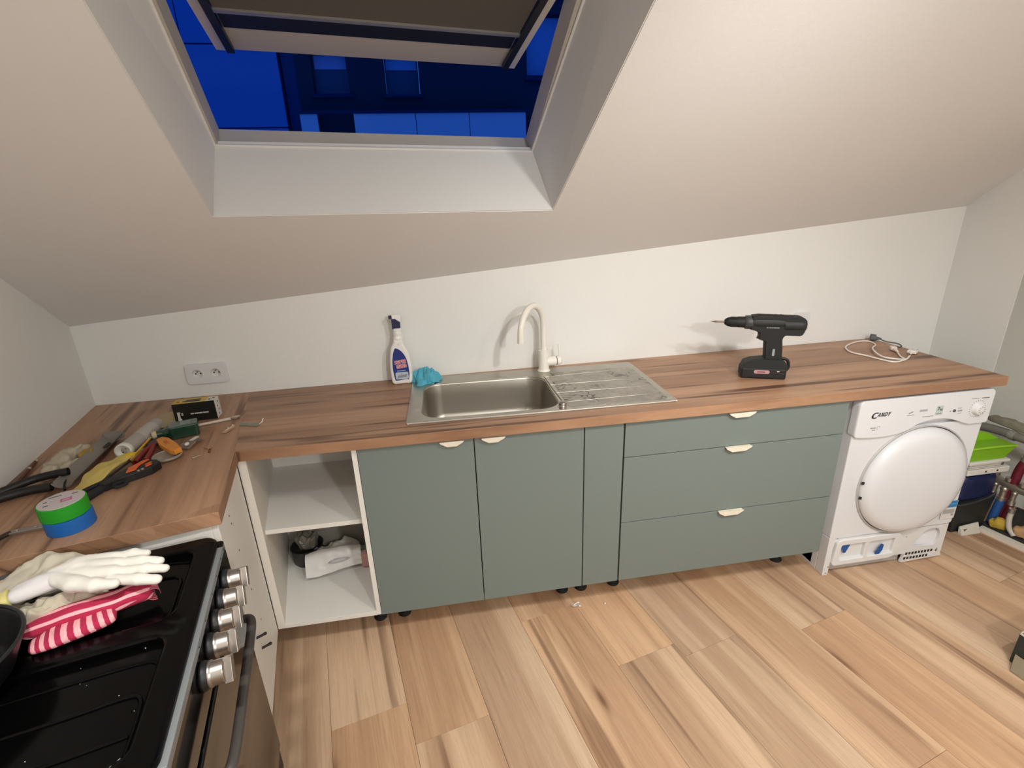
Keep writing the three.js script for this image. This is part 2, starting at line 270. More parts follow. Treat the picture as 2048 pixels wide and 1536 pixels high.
/* sloped ceiling with the roof window's shaft */
const H = { bl: [0.723, 0.718], br: [1.812, 0.687], tr: [1.808, 1.99], tl: [0.727, 2.0] };
const F = { bl: [0.737, 0.716], br: [1.787, 0.685], tr: [1.772, 1.93], tl: [0.770, 1.94] };
{
  const e = 0.05, s = 0.003, hole = [[H.bl[0] - s, H.bl[1] - s], [H.br[0] + s, H.br[1] - s], [H.tr[0] + s, H.tr[1] + s], [H.tl[0] - s, H.tl[1] + s]];
  const g = ext(shape([[-0.9, -0.45], [5.6, -0.45], [5.6, 2.5], [-0.9, 2.5]], [hole]), 0.27).translate(0, 0, -0.27);
  g.applyMatrix4(new THREE.Matrix4().makeBasis(RU, RV, RW).setPosition(0, R0, 0));
  struct('ceiling_slope', uvProj(g), mCeil);
  const lin = (p, q, fp, fq, ou, ov) => hexa([roof(...p, 0.002), roof(...q, 0.002), roof(q[0] + ou, q[1] + ov, 0.002), roof(p[0] + ou, p[1] + ov, 0.002), roof(...fp, 0.26), roof(...fq, 0.26), roof(fq[0] + ou, fq[1] + ov, 0.26), roof(fp[0] + ou, fp[1] + ov, 0.26)]);
  const ex = (p, x, y) => [p[0] + x, p[1] + y];
  const tr = structGroup('trim_1');
  part('shaft_lining', lin(ex(H.bl, -e, 0), ex(H.br, e, 0), ex(F.bl, -e, 0), ex(F.br, e, 0), 0, -e), mLining, tr);
  part('shaft_lining', lin(ex(H.tl, -e, 0), ex(H.tr, e, 0), ex(F.tl, -e, 0), ex(F.tr, e, 0), 0, e), mLining, tr);
  part('shaft_lining', lin(H.bl, H.tl, F.bl, F.tl, -e, 0), mLining, tr);
  part('shaft_lining', lin(H.br, H.tr, F.br, F.tr, e, 0), mLining, tr);
}
{
  const win = structGroup('window_1'); const d0 = 0.256, d1 = 0.335;
  const mFr = mat('#b9b2a7', { roughness: 0.5 });
  const bar = (o0, o1, i1, i0) => hexa([roof(...o0, d0), roof(...o1, d0), roof(...i1, d0), roof(...i0, d0), roof(...o0, d1), roof(...o1, d1), roof(...i1, d1), roof(...i0, d1)]);
  const I = { bl: [0.745, 0.692], br: [1.786, 0.658], tr: [1.735, 1.87], tl: [0.782, 1.88] }, O = { bl: [0.66, 0.60], br: [1.86, 0.57], tr: [1.86, 1.97], tl: [0.66, 1.98] };
  const frame = part('window_frame', bar(O.bl, O.br, I.br, I.bl), mFr, win);
  part('window_frame', bar(O.bl, O.tl, I.tl, I.bl), mFr, win); part('window_frame', bar(O.br, O.tr, I.tr, I.br), mFr, win); part('window_frame', bar(O.tl, O.tr, I.tr, I.tl), mFr, win);
  for (const [p, q] of [['bl', 'br'], ['bl', 'tl'], ['br', 'tr']]) part('pale_joint_bead', tube([0, 0.5, 1].map(k => { const v = lerp(F[p][0], F[q][0], k), w = lerp(F[p][1], F[q][1], k); return roof(v, w, 0.252); }), 0.005, 8, 24), mLining, win);  // thin pale bead along the joint of lining and frame
  // two screw heads on the lower bar
  for (const [a, b] of [[1.335, 0.30], [1.365, 0.27]]) { const s = part('screw', cyl(0.005, 0.005, 0.002, 10), mGreyPl, frame); s.position.copy(roof(a, 0.6735, b)); s.quaternion.setFromUnitVectors(V3(0, 1, 0), RV); }
  // the tilted sash, hung at mid-height, its lower edge out in the open
  const LEN = 1.07, eb = 0.9106, ed = -0.4133, nb = 0.4133, nd = 0.9106;
  const sp = (s, l, k) => roof(lerp(0.788, 1.738, s), lerp(0.828, 0.806, s) + eb * l + nb * k, 0.5 + ed * l + nd * k);
  const q = (s0, s1, l0, l1, k0, k1) => hexa([sp(s0, l0, k0), sp(s1, l0, k0), sp(s1, l1, k0), sp(s0, l1, k0), sp(s0, l0, k1), sp(s1, l0, k1), sp(s1, l1, k1), sp(s0, l1, k1)]);
  const sash = part('sash_rail', q(0, 1, 0, 0.13, 0.004, 0.055), mFr, win); part('sash_rail', q(0, 1, LEN - 0.12, LEN, 0.004, 0.055), mSash, win);
  part('sash_stile', q(0, 0.048, 0, LEN, 0, 0.055), mSash, win); part('sash_stile', q(0.952, 1, 0, LEN, 0, 0.055), mSash, win);
  part('rubber_seal', q(0.0, 1, -0.012, -0.001, 0.01, 0.06), mDarkMetal, win);
  part('blind_guide', q(0.034, 0.056, 0.02, LEN - 0.1, -0.016, -0.001), mDarkMetal, win); part('blind_guide', q(0.944, 0.966, 0.02, LEN - 0.1, -0.016, -0.001), mDarkMetal, win);
  part('window_pane', q(0.05, 0.95, 0.125, LEN - 0.11, 0.03, 0.036), mGlass, win);
  part('dark_glass_strip', q(0.058, 0.942, 0.131, 0.236, 0.002, 0.012), mDarkMetal, win);  // opaque dark strip standing in for the dark view through the glass
  part('gasket', q(0.06, 0.94, 0.131, 0.145, 0.014, 0.03), mDarkMetal, win);
  part('roller_blind', q(0.058, 0.942, 0.243, LEN - 0.1, -0.006, -0.004), mBlind, win);
  part('blind_bar', q(0.056, 0.944, 0.230, 0.245, -0.012, 0.0), mAlu, win);
}
/* ------------------------------------------------ over the street, at dusk */
{
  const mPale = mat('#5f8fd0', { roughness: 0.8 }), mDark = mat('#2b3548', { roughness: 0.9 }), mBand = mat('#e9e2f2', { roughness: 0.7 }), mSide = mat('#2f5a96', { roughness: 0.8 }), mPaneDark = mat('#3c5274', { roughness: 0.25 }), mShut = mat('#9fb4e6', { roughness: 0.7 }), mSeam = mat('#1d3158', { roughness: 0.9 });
  const a = thing('building', 'pale blue panel-clad building at the left of the view through the open roof window', 'building', [0, -6, -7]);
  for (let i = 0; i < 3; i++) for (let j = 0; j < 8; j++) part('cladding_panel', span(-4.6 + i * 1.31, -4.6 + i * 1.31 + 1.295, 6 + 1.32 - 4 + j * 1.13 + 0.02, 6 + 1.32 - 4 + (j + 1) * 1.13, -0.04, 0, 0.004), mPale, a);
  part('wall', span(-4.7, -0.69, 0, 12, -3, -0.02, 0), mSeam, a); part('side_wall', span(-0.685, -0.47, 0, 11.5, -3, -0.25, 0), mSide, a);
  const b = thing('building', 'dark house front with lowered window blinds seen through the open roof window', 'building', [0, -6, -7.1]);
  const holes = [[-0.22, 0.33, 9.46, 10.05], [0.89, 1.44, 9.45, 10.05], [3.22, 3.9, 9.7, 10.6], [2.1, 2.6, 9.9, 10.6]].slice(0, 3);
  const hp = holes.map(h => [[h[0], h[2]], [h[1], h[2]], [h[1], h[3]], [h[0], h[3]]]);
  part('wall', ext(shape([[-0.46, 0], [6.2, 0], [6.2, 11.4], [-0.46, 11.4]], hp), 0.25).translate(0, 0, -0.25), mDark, b);
  holes.forEach((h, i) => {
    const w = part('window', span(h[0] + 0.01, h[1] - 0.01, h[2] + 0.01, h[3] - 0.01, -0.19, -0.16, 0), mPaneDark, b);
    part('blind', span(h[0] + 0.03, h[1] - 0.03, h[2] + (i === 2 ? 0.06 : 0.38), h[3] - 0.02, -0.158, -0.14, 0), mShut, w);
    part('window_sill', span(h[0] - 0.04, h[1] + 0.04, h[2] - 0.05, h[2], -0.02, 0.05, 0), mSeam, b);
  });
  const c = thing('parapet', 'pale parapet of wide panels with a dark gap along the foot of the dark house', 'wall', [0, -6, -6.9]);
  for (const [x0, x1] of [[-0.46, -0.2], [0.36, 1.33], [1.34, 2.2], [2.21, 3.15]]) { const g = span(x0, x1, 8.2, 9.15, -0.06, 0, 0.004); part('panel', g, mBand, c); }
  part('coping', span(-0.46, 3.2, 9.15, 9.19, -0.09, 0.03, 0), mSeam, c); part('base', span(-0.46, 6, 0, 8.2, -0.1, 0, 0), mSeam, c);
}
/* ------------------------------------------------ lamps, all out of view: added fill globe, unseen spots on a rail */
{
  {
    const P = FILL_LAMP.pos, t = thing('added_globe_lamp', 'added fill lamp behind the viewer, shaped as an opal glass globe', 'lamp', P);
    part('globe', new THREE.SphereGeometry(0.07, 32, 20), mat('#ffffff', { emissive: WARM, emissiveIntensity: 5 }), t).castShadow = false;
    part('cap', lathe([[0.0001, 0.1], [0.02, 0.098], [0.03, 0.07], [0.03, 0.062], [0.0001, 0.062]], 24), mWhitePl, t); part('cable', cyl(0.003, 0.003, CEIL - P[1] - 0.1, 8).translate(0, 0.1 + (CEIL - P[1] - 0.1) / 2, 0), mBlack, t);
    const p = new THREE.PointLight(FILL_LAMP.color, FILL_LAMP.cd, 0, 2); p.position.set(...P); p.castShadow = true; p.shadow.radius = 3; p.shadow.mapSize.set(1024, 1024); p.shadow.camera.near = 0.08; scene.add(p);
  }
  const bar = thing('unseen_light_rail', 'unseen thin white rail above the frame on two cords, carrying three unseen lamps', 'rail', [1.92, 2.2, 1.775], -0.13);
  part('bar', box(2.0, 0.02, 0.025, 0, 0, 0, 0.004), mWhitePl, bar); for (const x of [-0.3, 0.8]) { const h = Math.min(CEIL, roofY(1.92 + x, 1.775 + 0.13 * x)) - 2.2; part('cord', cyl(0.003, 0.003, h, 8).translate(x, h / 2, 0), mBlack, bar); }
  UNSEEN_SPOTS.forEach((q, i) => {
    const P = V3(...q.pos), A = V3(...q.aim), t = thing('spotlight', ['unseen left lamp above the frame, placed to light the cooker and the floor', 'unseen middle lamp above the frame, placed to light the sink and back wall', 'unseen right lamp above the frame, placed to light the dryer side'][i], 'lamp', P, 0, 'unseen spotlights above the frame');
    const h = part('spot_head', lathe([[0.034, 0.0], [0.037, -0.004], [0.039, 0.0], [0.039, 0.08], [0.03, 0.09], [0.0001, 0.09], [0.0001, 0.082], [0.032, 0.08], [0.034, 0.0]], 32), mWhitePl, t);
    part('lamp_face', cyl(0.033, 0.033, 0.003, 28).translate(0, 0.012, 0), mat('#ffffff', { emissive: WARM, emissiveIntensity: 6 }), h);
    const dir = P.clone().sub(A).normalize(); h.quaternion.setFromUnitVectors(V3(0, 1, 0), dir);
    part('stem', tube([dir.clone().multiplyScalar(0.086), dir.clone().multiplyScalar(0.1).add(V3(0, 0.01, 0)), V3(dir.x * 0.05, 2.189 - P.y, dir.z * 0.02)], 0.006, 8, 10), mWhitePl, t);
    const l = new THREE.SpotLight(WARM, q.cd, 0, q.angle, q.penumbra, 2); l.position.copy(P.clone().addScaledVector(dir, -0.012)); l.target.position.copy(A); l.castShadow = true; l.shadow.radius = 2; l.shadow.mapSize.set(1024, 1024); l.shadow.camera.near = 0.02; scene.add(l, l.target);
  });
}
/* ------------------------------------------------ counters */
{
  const xi = 0.748, zf = 0.619, seam0 = arm(0.597, 0, 0.0);
  const sinkHole = [[1.325, 0.105], [1.885, 0.095], [1.895, 0.525], [1.325, 0.525]];
  const main = plate([[0.598, backZ(0.598) + 0.001], [3.673, backZ(3.673) + 0.001], [3.682, zf], [xi + 0.0005, zf]], UNDER, TOP, [sinkHole], 0.0012);
  const t = thing('worktop', 'long wild-oak laminate worktop holding the sink, under the sloped ceiling', 'worktop');
  part('board', uvProj(main), mTopMain, t);
  part('edge_band', uvProj(span(xi + 0.002, 3.681, UNDER + 0.001, TOP - 0.0016, zf, zf + 0.0012, 0.0004)), mTopEdge, t);
  const a = thing('worktop', 'short wild-oak laminate worktop along the left wall, strewn with tools', 'worktop');
  const A = (n, t) => { const p = arm(n, 0, t); return [p.x, p.z]; };
  const g = plate([A(0.001, 0.002), [0.597, backZ(0.597) + 0.001], [xi - 0.0005, zf - 0.0005], A(0.600, 1.114), A(0.001, 1.130)], UNDER, TOP, [], 0.0012);
  // grain runs along the short counter
  const q = g.toNonIndexed(), P = q.attributes.position, N = q.attributes.normal, uv = new Float32Array(P.count * 2);
  for (let i = 0; i < P.count; i++) { const x = P.getX(i) - ARM0.x, z = P.getZ(i) - ARM0.z, n = x * CT - z * ST, t2 = x * ST + z * CT; uv[i * 2] = t2 + n * 0.35; uv[i * 2 + 1] = n + (Math.abs(N.getY(i)) < 0.5 ? P.getY(i) : 0); }
  q.setAttribute('uv', new THREE.BufferAttribute(uv, 2)); part('board', q, mTopArm, a);
  const e = (n0, t0, n1, t1) => hexa([[n0, t0], [n1, t1]].flatMap(([n, tt]) => [arm(n, UNDER + 0.001, tt), arm(n, TOP - 0.0015, tt)]).concat([[n0 + 0.0012, t0], [n1 + 0.0012, t1]].flatMap(([n, tt]) => [arm(n, UNDER + 0.001, tt), arm(n, TOP - 0.0015, tt)])).map((p, i, L) => L[[0, 2, 3, 1, 4, 6, 7, 5][i]]));
  part('edge_band', e(0.600, 0.75, 0.600, 1.1135), mTopEdge, a);
}
/* ------------------------------------------------ base cabinets */
const DZ = 0.600, DB = 0.143, DT = 0.853, CZ = 0.581;
const handleGeo = w => {                                                 // cream edge pull, seen as a shallow trapezoid lip
  const s = shape([[-w / 2, 0.002], [w / 2, 0.002], [w / 2 - 0.004, -0.003], [w / 2 - 0.026, -0.0155], [-w / 2 + 0.026, -0.0155], [-w / 2 + 0.004, -0.003]]);
  return [ext(s, 0.0015, 0.0008).translate(0, 0, 0.014), box(w - 0.004, 0.0022, 0.016, 0, 0.0012, 0.008, 0.0006)];
};
function legs(t, list) { for (const [x, z] of list) { const l = part('leg', lathe([[0.0001, 0], [0.026, 0], [0.028, 0.006], [0.019, 0.012], [0.017, 0.09], [0.027, 0.1], [0.03, DB], [0.0001, DB]], 20), mBlackMatte, t); l.position.set(x, 0, z); } }
function carcass(t, x0, x1, front = CZ) {
  const zb = 0.062, th = 0.016;
  part('side_panel', span(x0, x0 + th, DB, UNDER - 0.002, zb, front), mMelamine, t); part('side_panel', span(x1 - th, x1, DB, UNDER - 0.002, zb, front), mMelamine, t);
  part('bottom_panel', span(x0 + th, x1 - th, DB, DB + th, zb, front), mMelamine, t); part('back_panel', span(x0 + th, x1 - th, DB + th, UNDER - 0.002, zb, zb + 0.004, 0), mMelamine, t);
}
{
  const t = thing('sink_cabinet', 'sage green sink cabinet with two tall doors and cream edge pulls', 'cabinet');
  carcass(t, 1.119, 1.919);
  [[1.1195, 1.5165, 1.4405], [1.5200, 1.9175, 1.5855]].forEach(([a, b, hx]) => { const d = part('door', span(a, b, DB, DT, CZ + 0.001, DZ, 0.0012), mSage, t); const h = part('handle', handleGeo(0.084), mCream, d); h.position.set(hx, DT, DZ); });
  legs(t, [[1.185, 0.452], [1.872, 0.452], [1.185, 0.12], [1.86, 0.12]]);
  const n = thing('narrow_cabinet', 'narrow sage green filler cabinet between the sink doors and the drawers', 'cabinet');
  carcass(n, 1.921, 2.072); part('door', span(1.9215, 2.0695, DB, DT, CZ + 0.001, DZ, 0.0012), mSage, n); legs(n, [[1.958, 0.452], [2.035, 0.12]]);
  const d = thing('drawer_cabinet', 'wide sage green cabinet of three drawers with cream edge pulls', 'cabinet');
  carcass(d, 2.074, 2.994); part('gap_shade_strip', span(2.0705, 2.0735, DB, DT, CZ - 0.02, CZ + 0.001, 0), mGapShade, d);  // dark strip painting the shade between the two cabinets
  [[0.7125, DT, 2.531], [0.4235, 0.7095, 2.534], [DB, 0.4205, 2.5365]].forEach(([y0, y1, hx]) => { const f = part('drawer', span(2.0755, 2.9925, y0, y1, CZ + 0.001, DZ, 0.0012), mSage, d); const h = part('handle', handleGeo(0.108), mCream, f); h.position.set(hx, y1, DZ); });
  legs(d, [[2.108, 0.452], [2.91, 0.455], [2.108, 0.12], [2.91, 0.12]]);
}
/* open corner unit: its left side follows the short counter's angle */
{
  const t = thing('open_shelf_cabinet', 'white doorless corner cabinet with one shelf, left of the green doors', 'cabinet');
  const xl = z => 0.7655 - (0.6 - z) * 0.229, zb = 0.062, zf = 0.598;
  const board = (y0, y1, z1) => plate([[xl(zb), zb], [1.100, zb], [1.100, z1], [xl(z1), z1]], y0, y1, [], 0.0008);
  part('bottom_panel', board(DB, DB + 0.018, zf), mMelamine, t); part('shelf', board(0.534, 0.552, 0.556), mMelamine, t);
  part('side_panel', span(1.100, 1.1175, DB, UNDER - 0.002, zb, zf), mMelamine, t);
  part('side_panel', hexa([[xl(zb) - 0.018, zb], [xl(zb), zb], [xl(zf), zf], [xl(zf) - 0.0275, zf]].flatMap(([x, z]) => [V3(x, DB, z)]).concat([[xl(zb) - 0.018, zb], [xl(zb), zb], [xl(zf), zf], [xl(zf) - 0.0275, zf]].map(([x, z]) => V3(x, UNDER - 0.002, z)))), mMelEdge, t);
  part('back_panel', span(0.62, 1.1, DB + 0.018, UNDER - 0.002, zb - 0.006, zb, 0), mMelamine, t);
  part('rail', span(0.66, 1.1, 0.765, UNDER - 0.002, zb, zb + 0.016), mMelamine, t);
  legs(t, [[1.085, 0.455], [1.06, 0.12], [0.72, 0.12]]);
}
/* corner base unit under the short counter: drilled white side panel facing the room */
{
  const t = armThing('corner_base_cabinet', 'white base cabinet under the short counter, drilled side panel facing the room', 'cabinet', 0, 0, 0);
  const tF = 0.729, side = part('side_panel', span(0.574, 0.590, DB, UNDER - 0.002, tF, 1.104), mMelamine, t);
  for (const [y, tt] of [[0.805, 0.979], [0.777, 0.975], [0.679, 0.968], [0.545, 0.95], [0.515, 0.944], [0.38, 0.927], [0.85, 1.04], [0.62, 1.03]]) part('drill_hole', cyl(0.0028, 0.0028, 0.0008, 10, 'x').translate(0.5904, y, tt), mInk, side);
  for (const [y, tt] of [[0.405, 1.03], [0.335, 1.0]]) part('dark_prong', [cyl(0.004, 0.004, 0.026, 10, 'x').rotateY(0.35).translate(0.601, y, tt), lathe([[0.0001, -0.005], [0.005, -0.0025], [0.005, 0.0025], [0.0001, 0.005]], 10).translate(0.613, y, tt - 0.005)], mBlack, t);  // two short dark prongs on the panel
  part('side_panel', span(0.05, 0.574, DB, UNDER - 0.002, 1.088, 1.104), mMelamine, t); part('bottom_panel', span(0.05, 0.574, DB, DB + 0.016, 0.2, 1.088), mMelamine, t);
  part('back_panel', span(0.045, 0.05, DB, UNDER - 0.002, 0.2, 1.104, 0), mMelamine, t);
  legs(t, [[0.53, 1.04], [0.12, 1.04], [0.53, 0.80]]);
}
/* ------------------------------------------------ sink, tap */
{
  const SX = 1.297, SZ = 0.021, sA = -0.0182 * -1, W = 1.009, D = 0.514;
  const t = thing('sink', 'stainless steel inset sink with one bowl and a ribbed drainer', 'sink', [SX, TOP, SZ + 0.004], -0.018);
  const bx0 = 0.048, bx1 = 0.572, bz0 = 0.098, bz1 = 0.482, br = 0.075;
  const f = (x0, z0, x1, z1, r, K) => rrect(x0, -z1, x1, -z0, r, K);
  const rim = f(0, 0, W, D, 0.012); rim.holes.push(f(bx0, bz0, bx1, bz1, br, THREE.Path));
  part('rim', flatUp(ext(rim, 0.0022, 0.0014)).translate(0, 0.0014, 0), mSteel, t);
  // bowl: rounded rectangle rings going down
  const ring = (x0, z0, x1, z1, r, y, n = 12) => { const o = []; for (const [cx, cz, a0] of [[x1 - r, z1 - r, 0], [x0 + r, z1 - r, 1], [x0 + r, z0 + r, 2], [x1 - r, z0 + r, 3]]) for (let i = 0; i <= n; i++) { const a = (a0 + i / n) * Math.PI / 2; o.push([cx + r * Math.cos(a), y, cz + r * Math.sin(a)]); } o.push(o[0]); return o; };
  const prof = [[-0.004, 0.004], [0.0, 0.003], [0.004, -0.004], [0.008, -0.05], [0.012, -0.13], [0.018, -0.152], [0.034, -0.166], [0.06, -0.170], [0.17, -0.172]];
  const rings = prof.map(([i, y]) => ring(bx0 + i, bz0 + i, bx1 - i, bz1 - i, Math.max(0.012, br - i * 0.6), y));
  const N = rings[0].length - 1, g = grid(N, prof.length - 1, (u, v) => rings[Math.round(v * (prof.length - 1))][Math.round(u * N)]);
  const bot = flatUp(ext(f(bx0 + 0.165, bz0 + 0.165, bx1 - 0.165, bz1 - 0.165, 0.012), 0.001)).translate(0, -0.173, 0);
  const bowl = part('bowl', [mergeVertices(g), bot], mat('#b5afa5', { metalness: 1, roughness: 0.4, side: THREE.DoubleSide }), t);
  part('drain', lathe([[0.0001, -0.1715], [0.03, -0.1715], [0.041, -0.1695], [0.045, -0.171]], 28).translate(0.31, 0, 0.29), mBrushed, t);
  const dr = flatUp(ext(f(0.595, 0.075, 0.985, 0.492, 0.03), 0.0006)).translate(0, 0.0052, 0);
  { const q = dr.toNonIndexed(), P = q.attributes.position, uv = new Float32Array(P.count * 2); for (let i = 0; i < P.count; i++) { uv[i * 2] = (P.getX(i) - 0.59) / 0.4; uv[i * 2 + 1] = (P.getZ(i) - 0.07) / 0.43; } q.setAttribute('uv', new THREE.BufferAttribute(uv, 2)); const dn = part('drainer', q, mSteelMarks, t);
    [[0.575, 0.125, 0.955, 0.100], [0.575, 0.232, 0.948, 0.234], [0.578, 0.331, 0.955, 0.333], [0.605, 0.433, 0.96, 0.424]].forEach(([x0, z0, x1, z1]) => part('rib', tube([[x0, 0.0052, z0], [(x0 + x1) / 2, 0.0058, (z0 + z1) / 2], [x1, 0.005, z1]], 0.0013, 8, 20), mSteel, dn));
    part('rib', tube([[0.575, 0.005, 0.12], [0.578, 0.0055, 0.28], [0.585, 0.005, 0.455]], 0.002, 8, 20), mGreyLine, dn); }
  part('raised_edge_highlight', tube([[0.004, 0.0034, 0.5125], [0.5, 0.0034, 0.5125], [1.005, 0.0034, 0.5125]], 0.0026, 8, 8), mat('#fff8ec', { metalness: 0.6, roughness: 0.28 }), t);  // front edge coloured near white for the highlight along it
  const k = part('waste_knob', lathe([[0.0001, 0.02], [0.008, 0.0195], [0.014, 0.016], [0.0155, 0.011], [0.0135, 0.006], [0.016, 0.003], [0.016, 0.002]], 28), mBrushed, t); k.position.set(0.575, 0.002, 0.466);
}
{
  const t = thing('tap', 'white swan-neck mixer tap with a side lever behind the sink', 'tap', [1.887, TOP + 0.005, 0.072]);
  part('base', lathe([[0.0001, 0], [0.029, 0], [0.029, 0.003], [0.025, 0.007], [0.0235, 0.014], [0.0235, 0.098], [0.022, 0.1], [0.0125, 0.1005], [0.0001, 0.101]], 36), mFaucet, t);
  const ux = -0.13 / 0.206, uz = 0.16 / 0.206, r = 0.103, yc = 0.205, pts = [[0, 0.095, 0], [0, 0.13, 0], [0, 0.17, 0]];
  for (let i = 0; i <= 14; i++) { const a = Math.PI * (1 - i / 14 * 0.98); const d = r + r * Math.cos(a); pts.push([ux * d, yc + 0.11 * Math.sin(a), uz * d]); }
  pts.push([ux * 0.2075, 0.19, uz * 0.2075]);
  part('spout', tube(pts, 0.0134, 20, 90), mFaucet, t);
  const n = part('nozzle', cyl(0.0141, 0.0138, 0.012, 20), mFaucet, t); n.position.set(ux * 0.2075, 0.186, uz * 0.2075);
  const v = part('valve', [cyl(0.021, 0.021, 0.045, 28, 'x').translate(0.034, 0.045, 0)], mFaucet, t);
  part('seam_ring', cyl(0.0195, 0.0195, 0.003, 28, 'x').translate(0.058, 0.045, 0), mInk, v);
  const l = part('lever', [lathe([[0.0001, 0.024], [0.016, 0.022], [0.021, 0.014], [0.021, 0]], 28, 'x').translate(0.0595, 0.045, 0), tube([[0.071, 0.055, 0], [0.072, 0.085, 0], [0.070, 0.122, -0.003]], 0.0032, 10, 12)], mFaucet, t);
}
/* ------------------------------------------------ sockets */
{
  const mk = (name, label, x, y, w, h, n) => {
    const t = thing(name, label, 'socket', [x, y, backZ(x)], 0.0174); const sh = rrect(-w / 2, -h / 2, w / 2, h / 2, 0.009); const cs = []; for (let i = 0; i < n; i++) cs.push((i - (n - 1) / 2) * 0.071);
    for (const c of cs) { const p = new THREE.Path(); p.absarc(c, 0, 0.0205, 0, Math.PI * 2, true); sh.holes.push(p); }
    part('plate', ext(sh, 0.011, 0.0015, { curveSegments: 24 }).translate(0, 0, 0.0018), mWhitePl, t);
    for (const c of cs) { const s = part('socket_well', [lathe([[0.022, 0.012], [0.0198, 0.0115], [0.0185, 0.0028], [0.0001, 0.0028]], 36, 'z').translate(c, 0, 0)], mat('#d6d4d0', { roughness: 0.4 }), t); for (const dx of [-0.0095, 0.0095]) part('pin_hole', cyl(0.0032, 0.0032, 0.0008, 12, 'z').translate(c + dx, 0, 0.0032), mInk, s); part('earth_pin', cyl(0.0024, 0.0022, 0.009, 10, 'z').translate(c, 0.0095, 0.0072), mBrushed, s); }
    return t;
  };
  mk('wall_socket', 'white double wall socket above the left end of the worktop', 0.452, 1.001, 0.156, 0.083, 2);
  mk('wall_socket', 'white wall socket plate half hidden behind the drill', 3.236, 1.025, 0.083, 0.083, 1);
}
/* ------------------------------------------------ things on the long worktop */
{ // spray bottle, turned a little, against the back wall
  const t = thing('spray_bottle', 'white spray cleaner bottle with navy trigger and navy label, left of the sink', 'bottle', [1.252, TOP, 0.062], 0.04);
  const mBody = phys('#ece9e4', { roughness: 0.28, clearcoat: 0.3 }), mNavy = mat('#141a4a', { roughness: 0.4 }), mLabel = mat('#1c2f7a', { roughness: 0.35 });
  const o = new THREE.Shape(); o.moveTo(-0.030, 0.010); o.lineTo(0.030, 0.010); o.quadraticCurveTo(0.036, 0.012, 0.0365, 0.03); o.bezierCurveTo(0.036, 0.07, 0.035, 0.11, 0.027, 0.138); o.bezierCurveTo(0.02, 0.155, 0.012, 0.168, 0.009, 0.19); o.lineTo(-0.011, 0.19); o.bezierCurveTo(-0.014, 0.178, -0.020, 0.17, -0.025, 0.16); o.bezierCurveTo(-0.034, 0.13, -0.038, 0.07, -0.036, 0.03); o.quadraticCurveTo(-0.036, 0.012, -0.030, 0.010);
  part('body', ext(o, 0.022, 0.010, { bevelSegments: 5, curveSegments: 12 }).translate(0, 0, -0.011), mBody, t);
  part('neck', lathe([[0.0001, 0.176], [0.021, 0.176], [0.0215, 0.186], [0.018, 0.192], [0.0205, 0.198], [0.0205, 0.208], [0.0165, 0.213], [0.0185, 0.219], [0.0185, 0.228], [0.0155, 0.233], [0.0175, 0.238], [0.0175, 0.247], [0.0001, 0.248]], 28), mBody, t);
  const l = new THREE.Shape(); l.moveTo(-0.0285, 0.020); l.bezierCurveTo(-0.012, 0.016, 0.015, 0.026, 0.029, 0.020); l.lineTo(0.0335, 0.045); l.bezierCurveTo(0.034, 0.085, 0.028, 0.115, 0.020, 0.132); l.bezierCurveTo(0.008, 0.155, -0.006, 0.163, -0.016, 0.164); l.bezierCurveTo(-0.028, 0.15, -0.034, 0.11, -0.0345, 0.08); l.bezierCurveTo(-0.034, 0.055, -0.032, 0.035, -0.0285, 0.020);
  const lb = part('label', ext(l, 0.0006).translate(0, 0, 0.0208), mLabel, t);
  part('print', ext(rrect(-0.026, 0.024, 0.0285, 0.056, 0.006), 0.0003).translate(0, 0, 0.0214), mat('#b9c3cf'), lb); part('print', [ext(shape([[-0.02, 0.03], [0.02, 0.033], [0.024, 0.046], [-0.016, 0.042]]), 0.0002).translate(0, 0, 0.0217), box(0.003, 0.016, 0.0003, 0.001, 0.046, 0.0218, 0)], mat('#8c9298'), lb);
  const w = 0.048; for (const [s, y, ww, x] of [['SUPER', 0.092, 0.049, -0.0245], ['GIMMO', 0.073, 0.042, -0.018]]) { const g = text(s, 0.0155, 0.0004, font, ww).rotateZ(0.10).translate(x, y, 0.0222); for (const [dx, dy] of [[-0.0011, 0], [0.0011, 0], [0, 0.0011], [0, -0.0011]]) part('print', g.clone().translate(dx, dy, -0.0006), mat('#f2e9ea'), lb); part('print', g, mat('#c8283a'), lb); }
  part('print', box(0.036, 0.003, 0.0003, 0.0, 0.0625, 0.0216, 0), mat('#9fb2d8'), lb);
  const h = part('trigger_head', ext(shape([[-0.016, 0.246], [0.014, 0.250], [0.0145, 0.272], [0.006, 0.279], [-0.003, 0.286], [-0.016, 0.286]]), 0.016, 0.0025).translate(0, 0, -0.008), mNavy, t);
  part('nozzle', box(0.016, 0.014, 0.016, -0.021, 0.295, 0, 0.002), mNavy, h); part('head_cover', ext(shape([[-0.013, 0.289], [-0.013, 0.302], [0.012, 0.302], [0.018, 0.292], [0.016, 0.276], [0.008, 0.281]]), 0.012, 0.003).translate(0, 0, -0.006), mBody, h);
}
